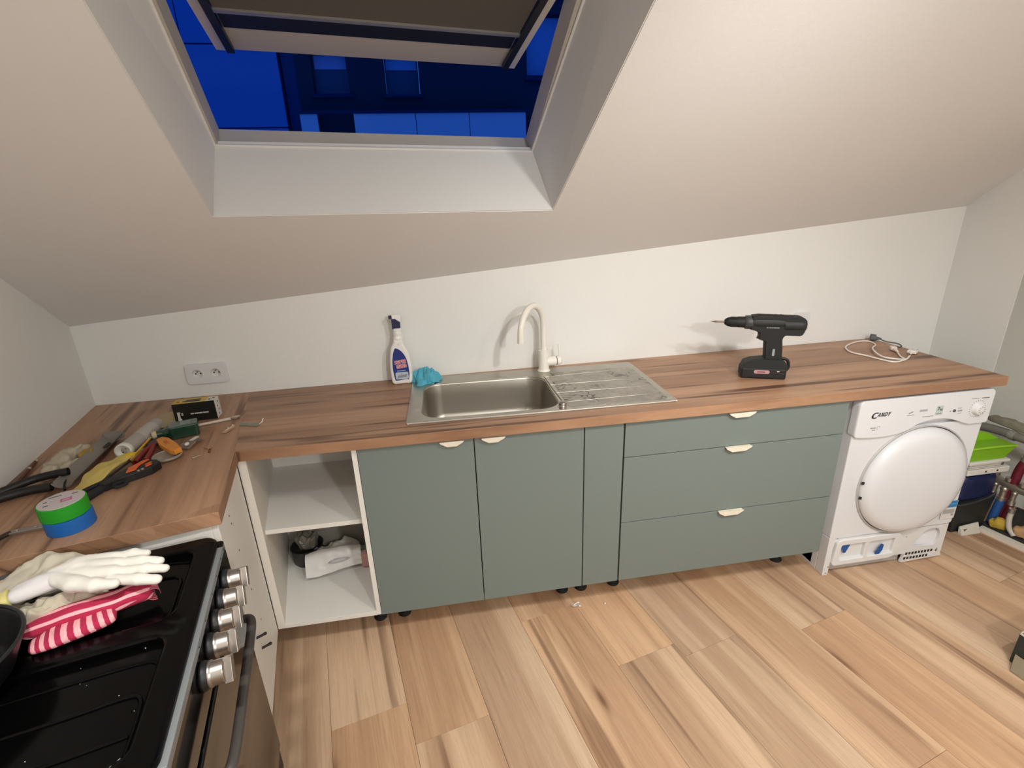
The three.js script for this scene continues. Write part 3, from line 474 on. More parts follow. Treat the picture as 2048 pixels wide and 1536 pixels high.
{ // crumpled cloth
  const t = thing('cleaning_cloth', 'crumpled turquoise cleaning cloth on the sink corner beside the spray bottle', 'cloth', [1.352, TOP + 0.003, 0.078], 0.1);
  const m = mat('#55abc2', { roughness: 0.95, side: THREE.DoubleSide });
  const cloth = (rx, ry, rz, seed, cx, cy, cz, tl) => { const g = grid(56, 40, (u, v) => { const a = u * Math.PI * 2, b = v * Math.PI * 0.5; let x = Math.cos(a) * Math.cos(b), z = Math.sin(a) * Math.cos(b), y = Math.sin(b); const ri = 1 - Math.abs(2 * fbm(x * 1.7 + seed, z * 1.7 + y * 1.3 + seed, seed, 3) - 1); const k = 0.66 + 0.5 * ri + 0.16 * Math.sin(a * 3 + seed); return [cx + x * rx * k * (1 + 0.25 * (1 - v) * Math.cos(a * 4 + seed)), Math.max(0, cy + y * ry * k + tl * x), cz + z * rz * k]; }); const q = mergeVertices(g.deleteAttribute('normal') && g.deleteAttribute('uv') && g, 1e-6); q.computeVertexNormals(); return q; };
  part('crumple', cloth(0.050, 0.054, 0.036, 4, 0, 0, 0, 0.004), m, t); part('fold', cloth(0.035, 0.036, 0.028, 9, 0.03, 0.008, 0.012, -0.01), m, t);
  const fl = grid(14, 10, (u, v) => { const x = -0.035 + u * 0.075, z = 0.018 + v * 0.034; return [x + 0.008 * Math.sin(v * 5), 0.026 * (1 - v) * (0.6 + 0.6 * vn(u * 4, v * 3, 8)) + 0.002, z + 0.01 * Math.sin(u * 7)]; }); part('corner', fl, m, t);
}
{ // cordless drill standing on its battery
  const t = thing('cordless_drill', 'black cordless drill standing on its battery on the right half of the worktop', 'drill', [2.765, TOP, 0.372], -0.42);
  const mB = mat('#101211', { roughness: 0.65 }), mB2 = mat('#171a19', { roughness: 0.6 });
  const ax = 0.232;
  part('drill_bit', [cyl(0.0035, 0.0035, 0.036, 6, 'x').translate(-0.178, ax, 0), lathe([[0.0001, -0.226], [0.0042, -0.204], [0.0032, -0.194]].map(([r, y]) => [r, y]), 8, 'x').translate(0, ax, 0)], mat('#7d6a5e', { metalness: 0.8, roughness: 0.4 }), t);
  const ch = part('chuck', lathe([[0.0001, -0.170], [0.0105, -0.169], [0.0175, -0.158], [0.0205, -0.146], [0.021, -0.122], [0.0225, -0.118], [0.0232, -0.092], [0.0205, -0.086]], 30, 'x').translate(0, ax, 0), mB, t);
  for (let i = 0; i < 14; i++) { const a = i / 14 * Math.PI * 2; part('grip_rib', box(0.022, 0.0016, 0.003, -0.134, ax + 0.0212 * Math.cos(a), 0.0212 * Math.sin(a), 0.0005).clone(), mB, ch); }
  part('torque_ring', lathe([[0.02, -0.092], [0.0275, -0.09], [0.0285, -0.076], [0.0285, -0.066], [0.026, -0.062]], 30, 'x').translate(0, ax, 0), mat('#3a3d3e', { roughness: 0.5 }), t);
  const bodyS = new THREE.Shape(); bodyS.moveTo(-0.066, 0.208); bodyS.lineTo(-0.064, 0.258); bodyS.lineTo(-0.04, 0.2615); bodyS.lineTo(0.10, 0.258); bodyS.quadraticCurveTo(0.128, 0.256, 0.132, 0.232); bodyS.quadraticCurveTo(0.131, 0.204, 0.122, 0.190); bodyS.lineTo(0.114, 0.186); bodyS.lineTo(0.066, 0.187); bodyS.quadraticCurveTo(0.053, 0.184, 0.051, 0.165); bodyS.lineTo(0.056, 0.13); bodyS.lineTo(0.060, 0.072); bodyS.lineTo(0.000, 0.072); bodyS.bezierCurveTo(0.003, 0.10, -0.006, 0.13, -0.004, 0.158); bodyS.lineTo(-0.03, 0.168); bodyS.lineTo(-0.030, 0.194); bodyS.lineTo(-0.05, 0.204);
  part('housing', ext(bodyS, 0.026, 0.012, { bevelSize: 0.004, bevelSegments: 4 }).translate(0, 0, -0.013), mB, t);
  part('motor_cap', lathe([[0.0001, 0.137], [0.018, 0.136], [0.0245, 0.128], [0.0265, 0.115], [0.0265, 0.055]], 28, 'x').scale(1, 1.15, 1.12).translate(0, 0.2245, 0), mB2, t);
  part('gear_case', lathe([[0.0265, -0.062], [0.0285, -0.05], [0.029, 0.02], [0.0265, 0.058]], 28, 'x').scale(1, 1.02, 1).translate(0, 0.2335, 0), mB2, t);
  for (const x of [-0.042, -0.025, 0.022, 0.042]) part('top_rib', cyl(0.0055, 0.0055, 0.018, 14, 'z').translate(x, 0.2605, 0), mB, t);
  part('trigger', ext(shape([[-0.036, 0.195], [-0.022, 0.197], [-0.002, 0.190], [-0.004, 0.158], [-0.022, 0.164], [-0.036, 0.168], [-0.031, 0.18]]), 0.012, 0.003).translate(0, 0, -0.006), mat('#3b2620', { roughness: 0.5 }), t);
  part('print', [[-0.010, 0.005], [-0.004, 0.004], [0.002, 0.005], [0.008, 0.005], [0.0235, 0.023]].map(([x, q]) => box(q, 0.0055, 0.0006, x, 0.217, 0.0292, 0)), mat('#6f7371'), t, 'grey lettering');
  part('badge', ext(rrect(0.022, 0.098, 0.031, 0.128, 0.004), 0.001).translate(0, 0, 0.0252), mat('#8e9894'), t);
  const b = part('battery', box(0.172, 0.046, 0.078, -0.002, 0.0235, 0, 0.008, 3), mB, t);
  part('battery_mount', [ext(shape([[-0.085, 0.04], [0.086, 0.04], [0.084, 0.062], [0.062, 0.082], [0.0, 0.083], [-0.05, 0.076], [-0.076, 0.064]]), 0.05, 0.010, { bevelSize: 0.002 }).translate(0, 0, -0.025)], mB2, t);
  part('badge', ext(rrect(-0.040, 0.024, 0.020, 0.039, 0.007), 0.001).translate(0, 0, 0.0386), mat('#b98a8c'), b); part('print', box(0.03, 0.004, 0.0003, -0.012, 0.0315, 0.0398, 0), mat('#5b2630'), b); part('lamp_dot', box(0.01, 0.004, 0.001, 0.052, 0.036, 0.0392, 0), mat('#c9c6c0'), b); part('red_line', box(0.06, 0.0012, 0.001, 0.052, 0.03, 0.0390, 0), mat('#5b2228'), b);
  part('belt_clip', tube([[0.06, 0.085, 0.0], [0.088, 0.076, 0], [0.097, 0.05, 0], [0.09, 0.03, 0]], 0.006, 8, 20), mBlack, t);
}
{ // mains leads
  const t = thing('power_cord', 'white power cord lying in a loop at the right end of the worktop', 'cord', [3.5, TOP + 0.0045, 0.2]);
  const P = [[3.502, 0.335], [3.427, 0.354], [3.402, 0.306], [3.391, 0.244], [3.372, 0.165], [3.424, 0.080], [3.535, 0.020], [3.60, 0.022], [3.585, 0.085], [3.492, 0.165], [3.43, 0.272], [3.440, 0.322], [3.505, 0.330], [3.566, 0.292]].map(([x, z], i) => [x - 3.5, i >= 9 && i < 12 ? 0.006 : 0, z - 0.2]);
  const mW = mat('#e9e3dc', { roughness: 0.45 }); part('cable', tube(P, 0.0038, 10, 150), mW, t);
  const c = part('appliance_socket', [box(0.032, 0.018, 0.026, 0, 0.006, 0, 0.006), lathe([[0.009, 0.015], [0.0075, 0.03], [0.0045, 0.055], [0.0001, 0.056]], 14, 'x').translate(0, 0.004, 0)], mat('#e6d8d3', { roughness: 0.5 }), t); c.position.set(0.085, 0.001, -0.015); c.rotation.y = -2.05;
  part('cable', tube([[0.06, 0.001, 0.035], [0.02, 0, 0.09], [0.002, 0.0, 0.135]], 0.0036, 8, 16), mW, t);
  const pl = part('plug', [box(0.036, 0.014, 0.036, 0, 0.006, 0, 0.004), lathe([[0.008, -0.018], [0.0065, -0.03], [0.004, -0.05]], 14, 'x').translate(0, 0.004, 0)], mW, t); pl.position.set(0.118, 0.0, 0.055); pl.rotation.y = 0.52;
  for (const dz of [-0.0095, 0.0095]) part('pin', cyl(0.0022, 0.0022, 0.02, 10, 'x').translate(0.028, 0.008, dz), mBrushed, pl);
  const g = thing('grey_plug', 'small dark grey plug with a thin grey lead at the worktop\u2019s back right corner', 'plug', [3.632, TOP, 0.018], -0.6);
  const mG = mat('#555a5c', { roughness: 0.6 }); part('plug_body', [cyl(0.019, 0.017, 0.022, 24, 'x').translate(0, 0.0195, 0), lathe([[0.011, 0.01], [0.007, 0.024], [0.003, 0.036]], 14, 'x').translate(0, 0.017, 0)], mG, g);
  part('lead', tube([[0.03, 0.014, 0], [0.06, 0.004, 0.004], [0.10, 0.0035, 0.03], [0.105, 0.0035, 0.085], [0.075, 0.0035, 0.11]], 0.003, 8, 40), mG, g);
}
/* ------------------------------------------------ things on the short worktop */
{
  const t = thing('carton', 'small black and yellow product carton standing against the back wall near the socket', 'box', [0.507, TOP, 0.285], 0.10);
  const w = 0.142, h = 0.074, d = 0.052; const mK = mat('#15130f', { roughness: 0.4 }), mY = mat('#c9a947', { roughness: 0.5 }), mWh = mat('#d8d4cf', { roughness: 0.5 });
  part('card_body', box(w, h - 0.002, d, 0, h / 2, 0, 0.001), mWh, t);
  const f = part('front_print', box(w - 0.001, h - 0.001, 0.0012, 0, h / 2, d / 2 + 0.0004, 0.0004), mK, t); const top = part('top_print', box(w * 0.78, 0.0012, d - 0.001, -w * 0.11, h - 0.0004, 0, 0.0003), mY, t);
  part('print', box(w * 0.36, 0.0006, d * 0.5, -0.006, h + 0.0006, 0.004, 0), mK, top); for (const x of [-0.054, -0.036]) part('print', box(0.008, 0.0006, 0.012, x, h + 0.0006, 0.006, 0), mat('#5f5224'), top);
  part('print', [[-0.010, 0.011], [0.011, 0.026], [0.035, 0.019]].map(([x, q]) => box(q, 0.0048, 0.0004, x, 0.031, d / 2 + 0.0013, 0)), mat('#bdb9b2'), f); part('print', [box(0.012, 0.008, 0.0004, -0.054, 0.012, d / 2 + 0.0012, 0), box(0.008, 0.022, 0.0004, -0.055, 0.026, d / 2 + 0.0012, 0), box(0.010, 0.005, 0.0004, -0.054, 0.039, d / 2 + 0.0012, 0)], mat('#d2cec8'), f); part('print', box(0.006, 0.01, 0.0005, -0.043, 0.032, d / 2 + 0.0012, 0), mat('#b9b5af'), f);
  for (let i = 0; i < 4; i++) part('print', box(0.0008, 0.006, 0.006, w / 2 + 0.0003, 0.014 + i * 0.015, 0.004 - (i % 2) * 0.008, 0), mInk, t); for (const x of [0.049, 0.060]) part('print', box(0.007, 0.0008, 0.008, x, h - 0.0008, 0.004 - (x > 0.05) * 0.012, 0), mInk, t);
}
const mTip = mat('#cfcac2', { metalness: 0.9, roughness: 0.25 });
{ // white stick with ring at the carton's foot
  const t = armThing('white_stick', 'thin off-white stick ending in a clear ring, in front of the black carton', 'stick', 0.485, TOP + 0.006, 0.452, along(0.42, 0.462, 0.55, 0.442));
  part('stick', cyl(0.0045, 0.0055, 0.135, 12, 'x'), mat('#cdbfb4'), t); const r = part('ring', new THREE.TorusGeometry(0.014, 0.0035, 8, 24).rotateX(Math.PI / 2 - 0.5), mat('#b3a394', { roughness: 0.3 }), t); r.position.set(0.083, 0.003, 0.004); part('prong', tube([[0.095, 0.002, 0], [0.108, 0.006, -0.008], [0.118, 0.016, -0.012]], 0.004, 8, 10), mat('#7a6154'), t);
  const g = armThing('plastic_lever', 'small flat grey-green plastic lever with a bent metal tip, right of the white stick', 'lever', 0.622, TOP + 0.003, 0.53, along(0.59, 0.512, 0.652, 0.548)); part('blade', box(0.074, 0.004, 0.017, 0, 0, 0, 0.0015), mat('#7d8d80', { roughness: 0.5 }), g); part('tip', tube([[0.036, 0.002, -0.004], [0.043, 0.008, -0.012], [0.044, 0.018, -0.02]], 0.0022, 8, 10), mTip, g);
  const c = armThing('clip', 'tiny clear plastic clip near the inner corner of the worktops', 'clip', 0.556, TOP + 0.004, 0.545, along(0.543, 0.575, 0.573, 0.524)); part('clip_body', [box(0.05, 0.003, 0.014, 0, -0.001, 0, 0.001), cyl(0.003, 0.003, 0.05, 8, 'x').translate(0, 0.004, 0.004)], phys('#c7a78c', { roughness: 0.2, clearcoat: 1 }), c); for (const x of [-0.002, 0.022]) part('glint_bead', new THREE.SphereGeometry(0.0038, 10, 8).translate(x, 0.006, 0), mTip, c);  // bright beads stand for the glints on the clear clip
}
{ // paper
  const t = armThing('folded_paper', 'beige folded sheet lying between the carton and the sealant cartridge', 'paper', 0.325, TOP, 0.37, along(0.33, 0.28, 0.34, 0.46));
  part('sheet', grid(14, 10, (u, v) => [(u - 0.5) * 0.20, 0.004 + 0.018 * Math.pow(u, 2) * (0.4 + v * 0.6) + 0.008 * Math.sin(v * 3.1), (v - 0.5) * 0.085]), mat('#b0a07c', { roughness: 0.9, side: THREE.DoubleSide }), t); part('sheet', grid(10, 8, (u, v) => [(u - 0.5) * 0.14 + 0.03, 0.002 + 0.012 * u, (v - 0.5) * 0.08 + 0.01]), mat('#a5957a', { roughness: 0.9, side: THREE.DoubleSide }), t);
}
{ // sealant cartridge
  const t = armThing('sealant_cartridge', 'grey sealant cartridge with white end disc lying among the tools', 'cartridge', 0.298, TOP + 0.0255, 0.535, along(0.272, 0.655, 0.318, 0.42));
  part('tube_body', lathe([[0.0001, 0.118], [0.008, 0.118], [0.02, 0.112], [0.0235, 0.105], [0.0235, -0.105], [0.0001, -0.105]], 32, 'x'), mat('#a39c94', { roughness: 0.55 }), t);
  const c = part('end_disc', lathe([[0.0001, -0.104], [0.010, -0.104], [0.0105, -0.108], [0.018, -0.109], [0.0185, -0.113], [0.0245, -0.114], [0.0252, -0.108], [0.0245, -0.098]], 32, 'x'), mat('#d5d4c9', { roughness: 0.5 }), t); for (const [y, z] of [[0.006, 0.006], [-0.006, -0.005]]) part('vent_hole', cyl(0.002, 0.002, 0.002, 8, 'x').translate(-0.106, y, z), mInk, c);
  part('print', lathe([[0.0237, -0.02], [0.0237, 0.07]], 32, 'x'), mat('#b3aca5'), t);
}
{ // sealant gun: half-pipe cradle with two black bars
  const t = armThing('sealant_gun', 'grey half-pipe sealant gun with black handle bars at the left wall', 'tool', 0.186, TOP + 0.004, 0.63, along(0.178, 0.80, 0.20, 0.45));
  const cr = grid(24, 10, (u, v) => { const a = Math.PI * (0.12 + 0.76 * v); return [-0.17 + u * 0.34, 0.030 * (1 - Math.sin(a) * 0.96), 0.030 * Math.cos(a)]; });
  part('cradle', cr, mat('#8d8781', { roughness: 0.45, metalness: 0.3, side: THREE.DoubleSide }), t);
  part('end_plate', ext(rrect(-0.031, 0, 0.031, 0.03, 0.012), 0.002).rotateY(Math.PI / 2).translate(0.169, 0, 0), mat('#8d8781', { roughness: 0.45, metalness: 0.3 }), t);
  part('slot', ext(rrect(-0.02, -0.007, 0.02, 0.007, 0.0069), 0.0006).rotateX(-Math.PI / 2).translate(0.11, 0.0045, 0), mInk, t);
  for (const x of [0.075, 0.14]) part('slot', cyl(0.0035, 0.0035, 0.0008, 10).translate(x, 0.0022, 0.008 - 0.016 * (x > 0.1)), mInk, t);
  const h = part('handle_bar', tube([[-0.108, 0.024, -0.010], [-0.116, 0.020, -0.085], [-0.155, 0.015, -0.140], [-0.175, 0.013, -0.168]], 0.0115, 12, 40), mBlack, t);
  part('handle_bar', tube([[-0.172, 0.0125, -0.025], [-0.176, 0.0125, -0.085], [-0.198, 0.0125, -0.14], [-0.21, 0.0125, -0.168]], 0.0125, 12, 40), mBlack, t); part('rod', tube([[-0.19, 0.004, 0.01], [-0.15, 0.003, -0.008], [-0.1, 0.003, -0.022]], 0.003, 8, 12), mBlack, t);
}
{ // crumpled work gloves by the wall
  const t = armThing('work_gloves', 'bunched white work gloves with yellow cuffs lying near the left wall', 'gloves', 0.118, TOP, 0.62, along(0.105, 0.73, 0.14, 0.52));
  const m = mat('#b5ab98', { roughness: 0.95 });
  part('glove', softSlab([[-0.108, 0.006, 0.002, 0.010, 0.006], [-0.07, 0.013, -0.004, 0.020, 0.013], [-0.01, 0.018, -0.008, 0.022, 0.018], [0.04, 0.020, -0.008, 0.020, 0.017], [0.075, 0.018, 0.002, 0.020, 0.016], [0.105, 0.014, 0.008, 0.013, 0.010]], { amp: 0.010, freq: 46, seed: 3, floor: 0.0005 }), m, t);
  part('glove', softSlab([[-0.06, 0.010, 0.014, 0.012, 0.009], [-0.025, 0.014, 0.026, 0.015, 0.014], [0.005, 0.012, 0.030, 0.011, 0.010]], { amp: 0.006, freq: 50, seed: 8, nu: 24, floor: 0.0005 }), m, t);
  part('cuff', softSlab([[0.02, 0.010, 0.034, 0.010, 0.008], [0.06, 0.014, 0.028, 0.014, 0.010], [0.105, 0.014, 0.018, 0.012, 0.008]], { amp: 0.004, freq: 60, seed: 5, nu: 20, floor: 0.0005 }), mat('#b08a2c', { roughness: 0.8 }), t); part('opening', new THREE.TorusGeometry(0.012, 0.005, 8, 20).rotateX(1.1).translate(0.055, 0.034, 0.006), m, t);
}
{ // yellow dish glove
  const t = armThing('rubber_glove', 'flat yellow household glove lying across the tool pile', 'glove', 0.258, TOP + 0.012, 0.77, along(0.216, 0.868, 0.297, 0.69));
  part('glove', softSlab([[-0.115, 0.0, 0.0, 0.003, 0.002], [-0.085, 0.002, 0.004, 0.016, 0.004], [-0.04, 0.005, 0.002, 0.028, 0.006], [0.0, 0.010, -0.006, 0.032, 0.009], [0.04, 0.013, -0.006, 0.030, 0.009], [0.07, 0.012, 0.0, 0.022, 0.007], [0.105, 0.011, 0.006, 0.014, 0.005]], { amp: 0.004, freq: 38, seed: 12, pw: 0.9 }), mat('#c6b063', { roughness: 0.75 }), t);
  part('cuff', softSlab([[0.075, 0.012, 0.0, 0.018, 0.007], [0.10, 0.012, 0.006, 0.012, 0.006], [0.118, 0.011, 0.008, 0.006, 0.004]], { amp: 0.002, freq: 50, seed: 2, nu: 20 }), mat('#d9b72e', { roughness: 0.7 }), t);
}
{ // wire stripper
  const t = armThing('wire_stripper', 'black and orange self-adjusting wire stripper in front of the yellow glove', 'pliers', 0.325, TOP, 0.82, along(0.262, 0.895, 0.378, 0.765));
  const mO = mat('#d9622e', { roughness: 0.5 });
  part('body', ext(shape([[-0.055, -0.014], [-0.02, -0.019], [0.02, -0.024], [0.06, -0.026], [0.085, -0.014], [0.092, 0.004], [0.085, 0.026], [0.055, 0.034], [0.015, 0.022], [-0.02, 0.008], [-0.055, 0.004]]), 0.018, 0.003).rotateX(Math.PI / 2).translate(0, 0.021, 0), mBlack, t);
  const p = part('orange_panel', ext(shape([[0.004, 0.004], [0.024, -0.016], [0.074, -0.022], [0.082, -0.014], [0.05, -0.006], [0.024, 0.012]]), 0.002, 0.0008).rotateX(Math.PI / 2).translate(0.002, 0.0262, -0.002), mO, t);
  for (const [x, z] of [[0.066, 0.008], [0.058, 0.020]]) part('orange_key', box(0.018, 0.003, 0.006, x, 0.0252, z, 0.001).rotateY(0), mO, t); for (const [x, z] of [[0.026, 0.024], [0.036, 0.026]]) part('rivet', cyl(0.004, 0.004, 0.003, 12).translate(x, 0.0245, z), mTip, t);
  part('grip', tube([[-0.05, 0.012, -0.004], [-0.09, 0.01, 0.004], [-0.125, 0.008, 0.012]], 0.011, 12, 24), mBlackMatte, t); part('grip', tube([[-0.02, 0.016, -0.022], [-0.08, 0.013, -0.034], [-0.14, 0.008, -0.03]], 0.006, 10, 24), mBlackMatte, t); part('loop', new THREE.TorusGeometry(0.015, 0.005, 8, 24).rotateX(Math.PI / 2).translate(-0.03, 0.012, 0.026), mBlackMatte, t); part('collar', cyl(0.0115, 0.0115, 0.012, 18, 'x').translate(-0.118, 0.0125, 0.011), mat('#6b6b68'), t); part('metal_hook', tube([[-0.13, 0.008, 0.012], [-0.15, 0.008, 0.008], [-0.162, 0.007, -0.004], [-0.15, 0.006, -0.014], [-0.13, 0.006, -0.012]], 0.004, 8, 24), mat('#7c776b', { metalness: 0.7, roughness: 0.4 }), t);
}
{ // red pliers, pencil, orange knife, clear lid, green bottle
  const t = armThing('red_pliers', 'dark red handled pliers in the middle of the tool pile', 'pliers', 0.342, TOP + 0.009, 0.64, along(0.333, 0.715, 0.352, 0.565));
  part('handle', tube([[-0.075, 0.0, -0.012], [-0.02, 0.004, -0.012], [0.03, 0.008, -0.002]], 0.0078, 10, 24), mat('#7a1f20', { roughness: 0.45 }), t); part('handle', tube([[-0.07, -0.001, 0.014], [-0.02, 0.004, 0.012], [0.03, 0.008, 0.004]], 0.0078, 10, 24), mat('#7a1f20', { roughness: 0.45 }), t); part('jaws', ext(shape([[0.025, -0.013], [0.05, -0.014], [0.085, -0.004], [0.085, 0.004], [0.05, 0.014], [0.025, 0.013]]), 0.007, 0.0015).rotateX(Math.PI / 2).translate(0, 0.012, 0), mat('#4b3230', { roughness: 0.4, metalness: 0.6 }), t);
  const p = armThing('pencil', 'yellow pencil lying beside the dark red pliers', 'pencil', 0.3185, TOP + 0.02, 0.625, along(0.314, 0.70, 0.326, 0.555)); part('shaft', cyl(0.004, 0.004, 0.14, 6, 'x'), mat('#d6a526', { roughness: 0.45 }), p); part('ferrule', cyl(0.0042, 0.0042, 0.012, 12, 'x').translate(0.074, 0, 0), mTip, p); part('point', lathe([[0.004, -0.07], [0.0008, -0.088], [0.0001, -0.088]], 8, 'x'), mat('#b98f5e'), p);
  const k = armThing('black_rod', 'long thin black screwdriver lying along the yellow pencil', 'screwdriver', 0.30, TOP + 0.014, 0.735, along(0.272, 0.84, 0.33, 0.63)); part('blade', cyl(0.003, 0.003, 0.15, 8, 'x').translate(-0.04, 0, 0), mat('#2b2724', { roughness: 0.4, metalness: 0.4 }), k); part('handle', lathe([[0.0001, 0.03], [0.007, 0.032], [0.0085, 0.06], [0.0085, 0.10], [0.005, 0.112], [0.0001, 0.113]], 16, 'x'), mat('#8a6a1c', { roughness: 0.5 }), k);
  const o = armThing('orange_knife', 'orange plastic cutter knife lying on a clear round lid', 'knife', 0.398, TOP + 0.016, 0.648, along(0.362, 0.585, 0.436, 0.712)); part('case', ext(shape([[-0.073, -0.008], [-0.05, -0.017], [0.02, -0.017], [0.068, -0.012], [0.074, 0.006], [0.06, 0.012], [-0.02, 0.015], [-0.068, 0.008]]), 0.011, 0.003).rotateX(Math.PI / 2).translate(0, 0.01, 0), mat('#d98a2c', { roughness: 0.45 }), o); part('slide', box(0.03, 0.004, 0.008, -0.01, 0.0145, 0, 0.0015), mat('#b86a1c'), o);
  const l = armThing('clear_lid', 'round translucent lid under the orange cutter knife', 'lid', 0.404, TOP, 0.70); part('disc', lathe([[0.0001, 0.003], [0.037, 0.003], [0.041, 0.005], [0.042, 0.0125], [0.039, 0.0125], [0.038, 0.006], [0.0001, 0.0055]], 36), phys('#b7a99c', { roughness: 0.3, transmission: 0.35, thickness: 0 }), l);
  const g = armThing('green_spool', 'dark green square-shouldered plastic bottle lying right of the tool pile', 'bottle', 0.402, TOP, 0.52, along(0.35, 0.52, 0.445, 0.505)); const mG = phys('#173b2c', { roughness: 0.25, clearcoat: 0.6 });
  part('body', ext(rrect(-0.022, -0.027, 0.058, 0.027, 0.006), 0.036, 0.004).rotateX(Math.PI / 2).translate(0, 0.0405, 0), mG, g); part('shoulder', new THREE.CylinderGeometry(0.014, 0.03, 0.026, 4, 1).rotateY(Math.PI / 4).rotateZ(Math.PI / 2).translate(-0.035, 0.0215, 0), mG, g); part('neck', cyl(0.012, 0.012, 0.024, 20, 'x').translate(-0.056, 0.0215, 0), mG, g); part('cap', lathe([[0.0001, -0.078], [0.012, -0.077], [0.0135, -0.072], [0.0135, -0.062]], 20, 'x').translate(0, 0.0215, 0), mat('#c1b291'), g); part('label', box(0.03, 0.0008, 0.034, 0.024, 0.0448, -0.002, 0), mat('#7d8c86'), g);
  const s = armThing('plastic_wrapper', 'crumpled clear wrapper with white tag right of the clear lid', 'wrapper', 0.456, TOP + 0.002, 0.625, along(0.44, 0.655, 0.472, 0.595)); part('film', grid(18, 12, (u, v) => [(u - 0.5) * 0.075, 0.004 + 0.014 * fbm(u * 4, v * 3, 3, 2) * Math.sin(u * 3.1) , (v - 0.5) * 0.045]), phys('#a8978a', { roughness: 0.2, transmission: 0.5, thickness: 0, side: THREE.DoubleSide }), s); part('tag', box(0.03, 0.002, 0.013, 0.012, 0.0165, 0.004, 0.0006), mat('#d5cfc9'), s); part('bead', new THREE.SphereGeometry(0.0065, 14, 10).scale(1.3, 0.9, 1).translate(-0.025, 0.014, 0.006), mat('#cfcbc5', { roughness: 0.3 }), s);
  [[0.493, 0.737, 0.6, 0.028], [0.507, 0.685, 2.3, 0.03], [0.523, 0.70, 1.5, 0.034]].forEach(([n, tt, a, len], i) => { const q = armThing('screw', ['bright short screw lying on the short worktop, nearest the viewer', 'brass screw pointing at the clear wrapper, furthest from the viewer', 'dull copper screw between the two other loose screws'][i], 'screw', n, TOP + 0.003, tt, a, 'loose screws on the short worktop'); const m = mat(['#c7b8a6', '#a8764a', '#7e4f34'][i], { metalness: 0.7, roughness: 0.35 }); part('shank', [cyl(0.0018, 0.0006, len, 8, 'x')], m, q); part('head', lathe([[0.0001, -len / 2 - 0.002], [0.0036, -len / 2 - 0.002], [0.0018, -len / 2 + 0.001]], 12, 'x'), m, q); });
}
{ // tape rolls, one on the other
  const mk = (name, label, y, c) => { const t = armThing(name, label, 'tape', 0.270 + (y > TOP + 0.01 ? -0.004 : 0), y, 1.03 + (y > TOP + 0.01 ? -0.004 : 0), 0.3, 'stacked tape rolls'); part('tape_roll', lathe([[0.040, 0.0], [0.0475, 0], [0.0485, 0.0012], [0.0485, 0.0348], [0.0475, 0.036], [0.040, 0.036]], 56), mat(c, { roughness: 0.55 }), t); part('core', lathe([[0.0365, 0.001], [0.040, 0.0005], [0.040, 0.0365], [0.0365, 0.036], [0.0365, 0.001]], 56), mat('#c6b9a5', { roughness: 0.9 }), t); return t; };
  mk('tape_roll', 'blue roll of painter\u2019s tape under the green roll on the short worktop', TOP, '#1261b0');
  const t = mk('tape_roll', 'green roll of tape stacked on the blue roll, label disc on top', TOP + 0.0362, '#1f9a1c');
  const d = part('label_disc', cyl(0.0455, 0.0455, 0.0016, 48).translate(0, 0.0370, 0), mat('#c3b9b9', { roughness: 0.6 }), t); part('print', box(0.022, 0.0006, 0.018, 0.010, 0.0381, 0.006, 0), mat('#b06a8e'), d); part('print', box(0.014, 0.0006, 0.010, 0.010, 0.0384, 0.006, 0), mat('#c98bad'), d); for (const [x, z, w] of [[-0.028, 0.014, 0.01], [-0.012, -0.028, 0.024], [0.026, -0.02, 0.012], [-0.03, -0.008, 0.007]]) part('print', box(w, 0.0006, 0.004, x, 0.0381, z, 0), mat('#5e5a58'), d);
}
{ // chrome angled spanner at the lower left
  const t = armThing('flat_key', 'bent flat chrome spanner left of the stacked tape rolls', 'spanner', 0.168, TOP, 1.025, along(0.146, 1.0, 0.215, 1.0));
  part('shank', box(0.085, 0.006, 0.017, 0.022, 0.010, -0.006, 0.0015), mat('#a49d96', { metalness: 0.85, roughness: 0.3 }), t); part('jaw', tube([[-0.02, 0.010, -0.006], [-0.034, 0.010, 0.012], [-0.04, 0.008, 0.035], [-0.038, 0.008, 0.05]], 0.006, 10, 20), mat('#57504a', { metalness: 0.8, roughness: 0.3 }), t); for (const x of [-0.006, 0.03]) part('rivet', cyl(0.003, 0.003, 0.002, 10).translate(x, 0.0138, -0.004), mTip, t);
  const r = armThing('drill_rod', 'long brown drill bit with shiny tip lying along the left wall', 'drill bit', 0.024, TOP + 0.006, 0.63, along(0.016, 0.55, 0.032, 0.71)); part('flute', cyl(0.0045, 0.0045, 0.15, 10, 'x').translate(-0.0, 0, 0), mat('#6b3d2c', { roughness: 0.45, metalness: 0.4 }), r); for (const x of [-0.078, -0.02]) part('bright_collar', cyl(0.0052, 0.0052, 0.010, 12, 'x').translate(x, 0, 0), mTip, r);
}
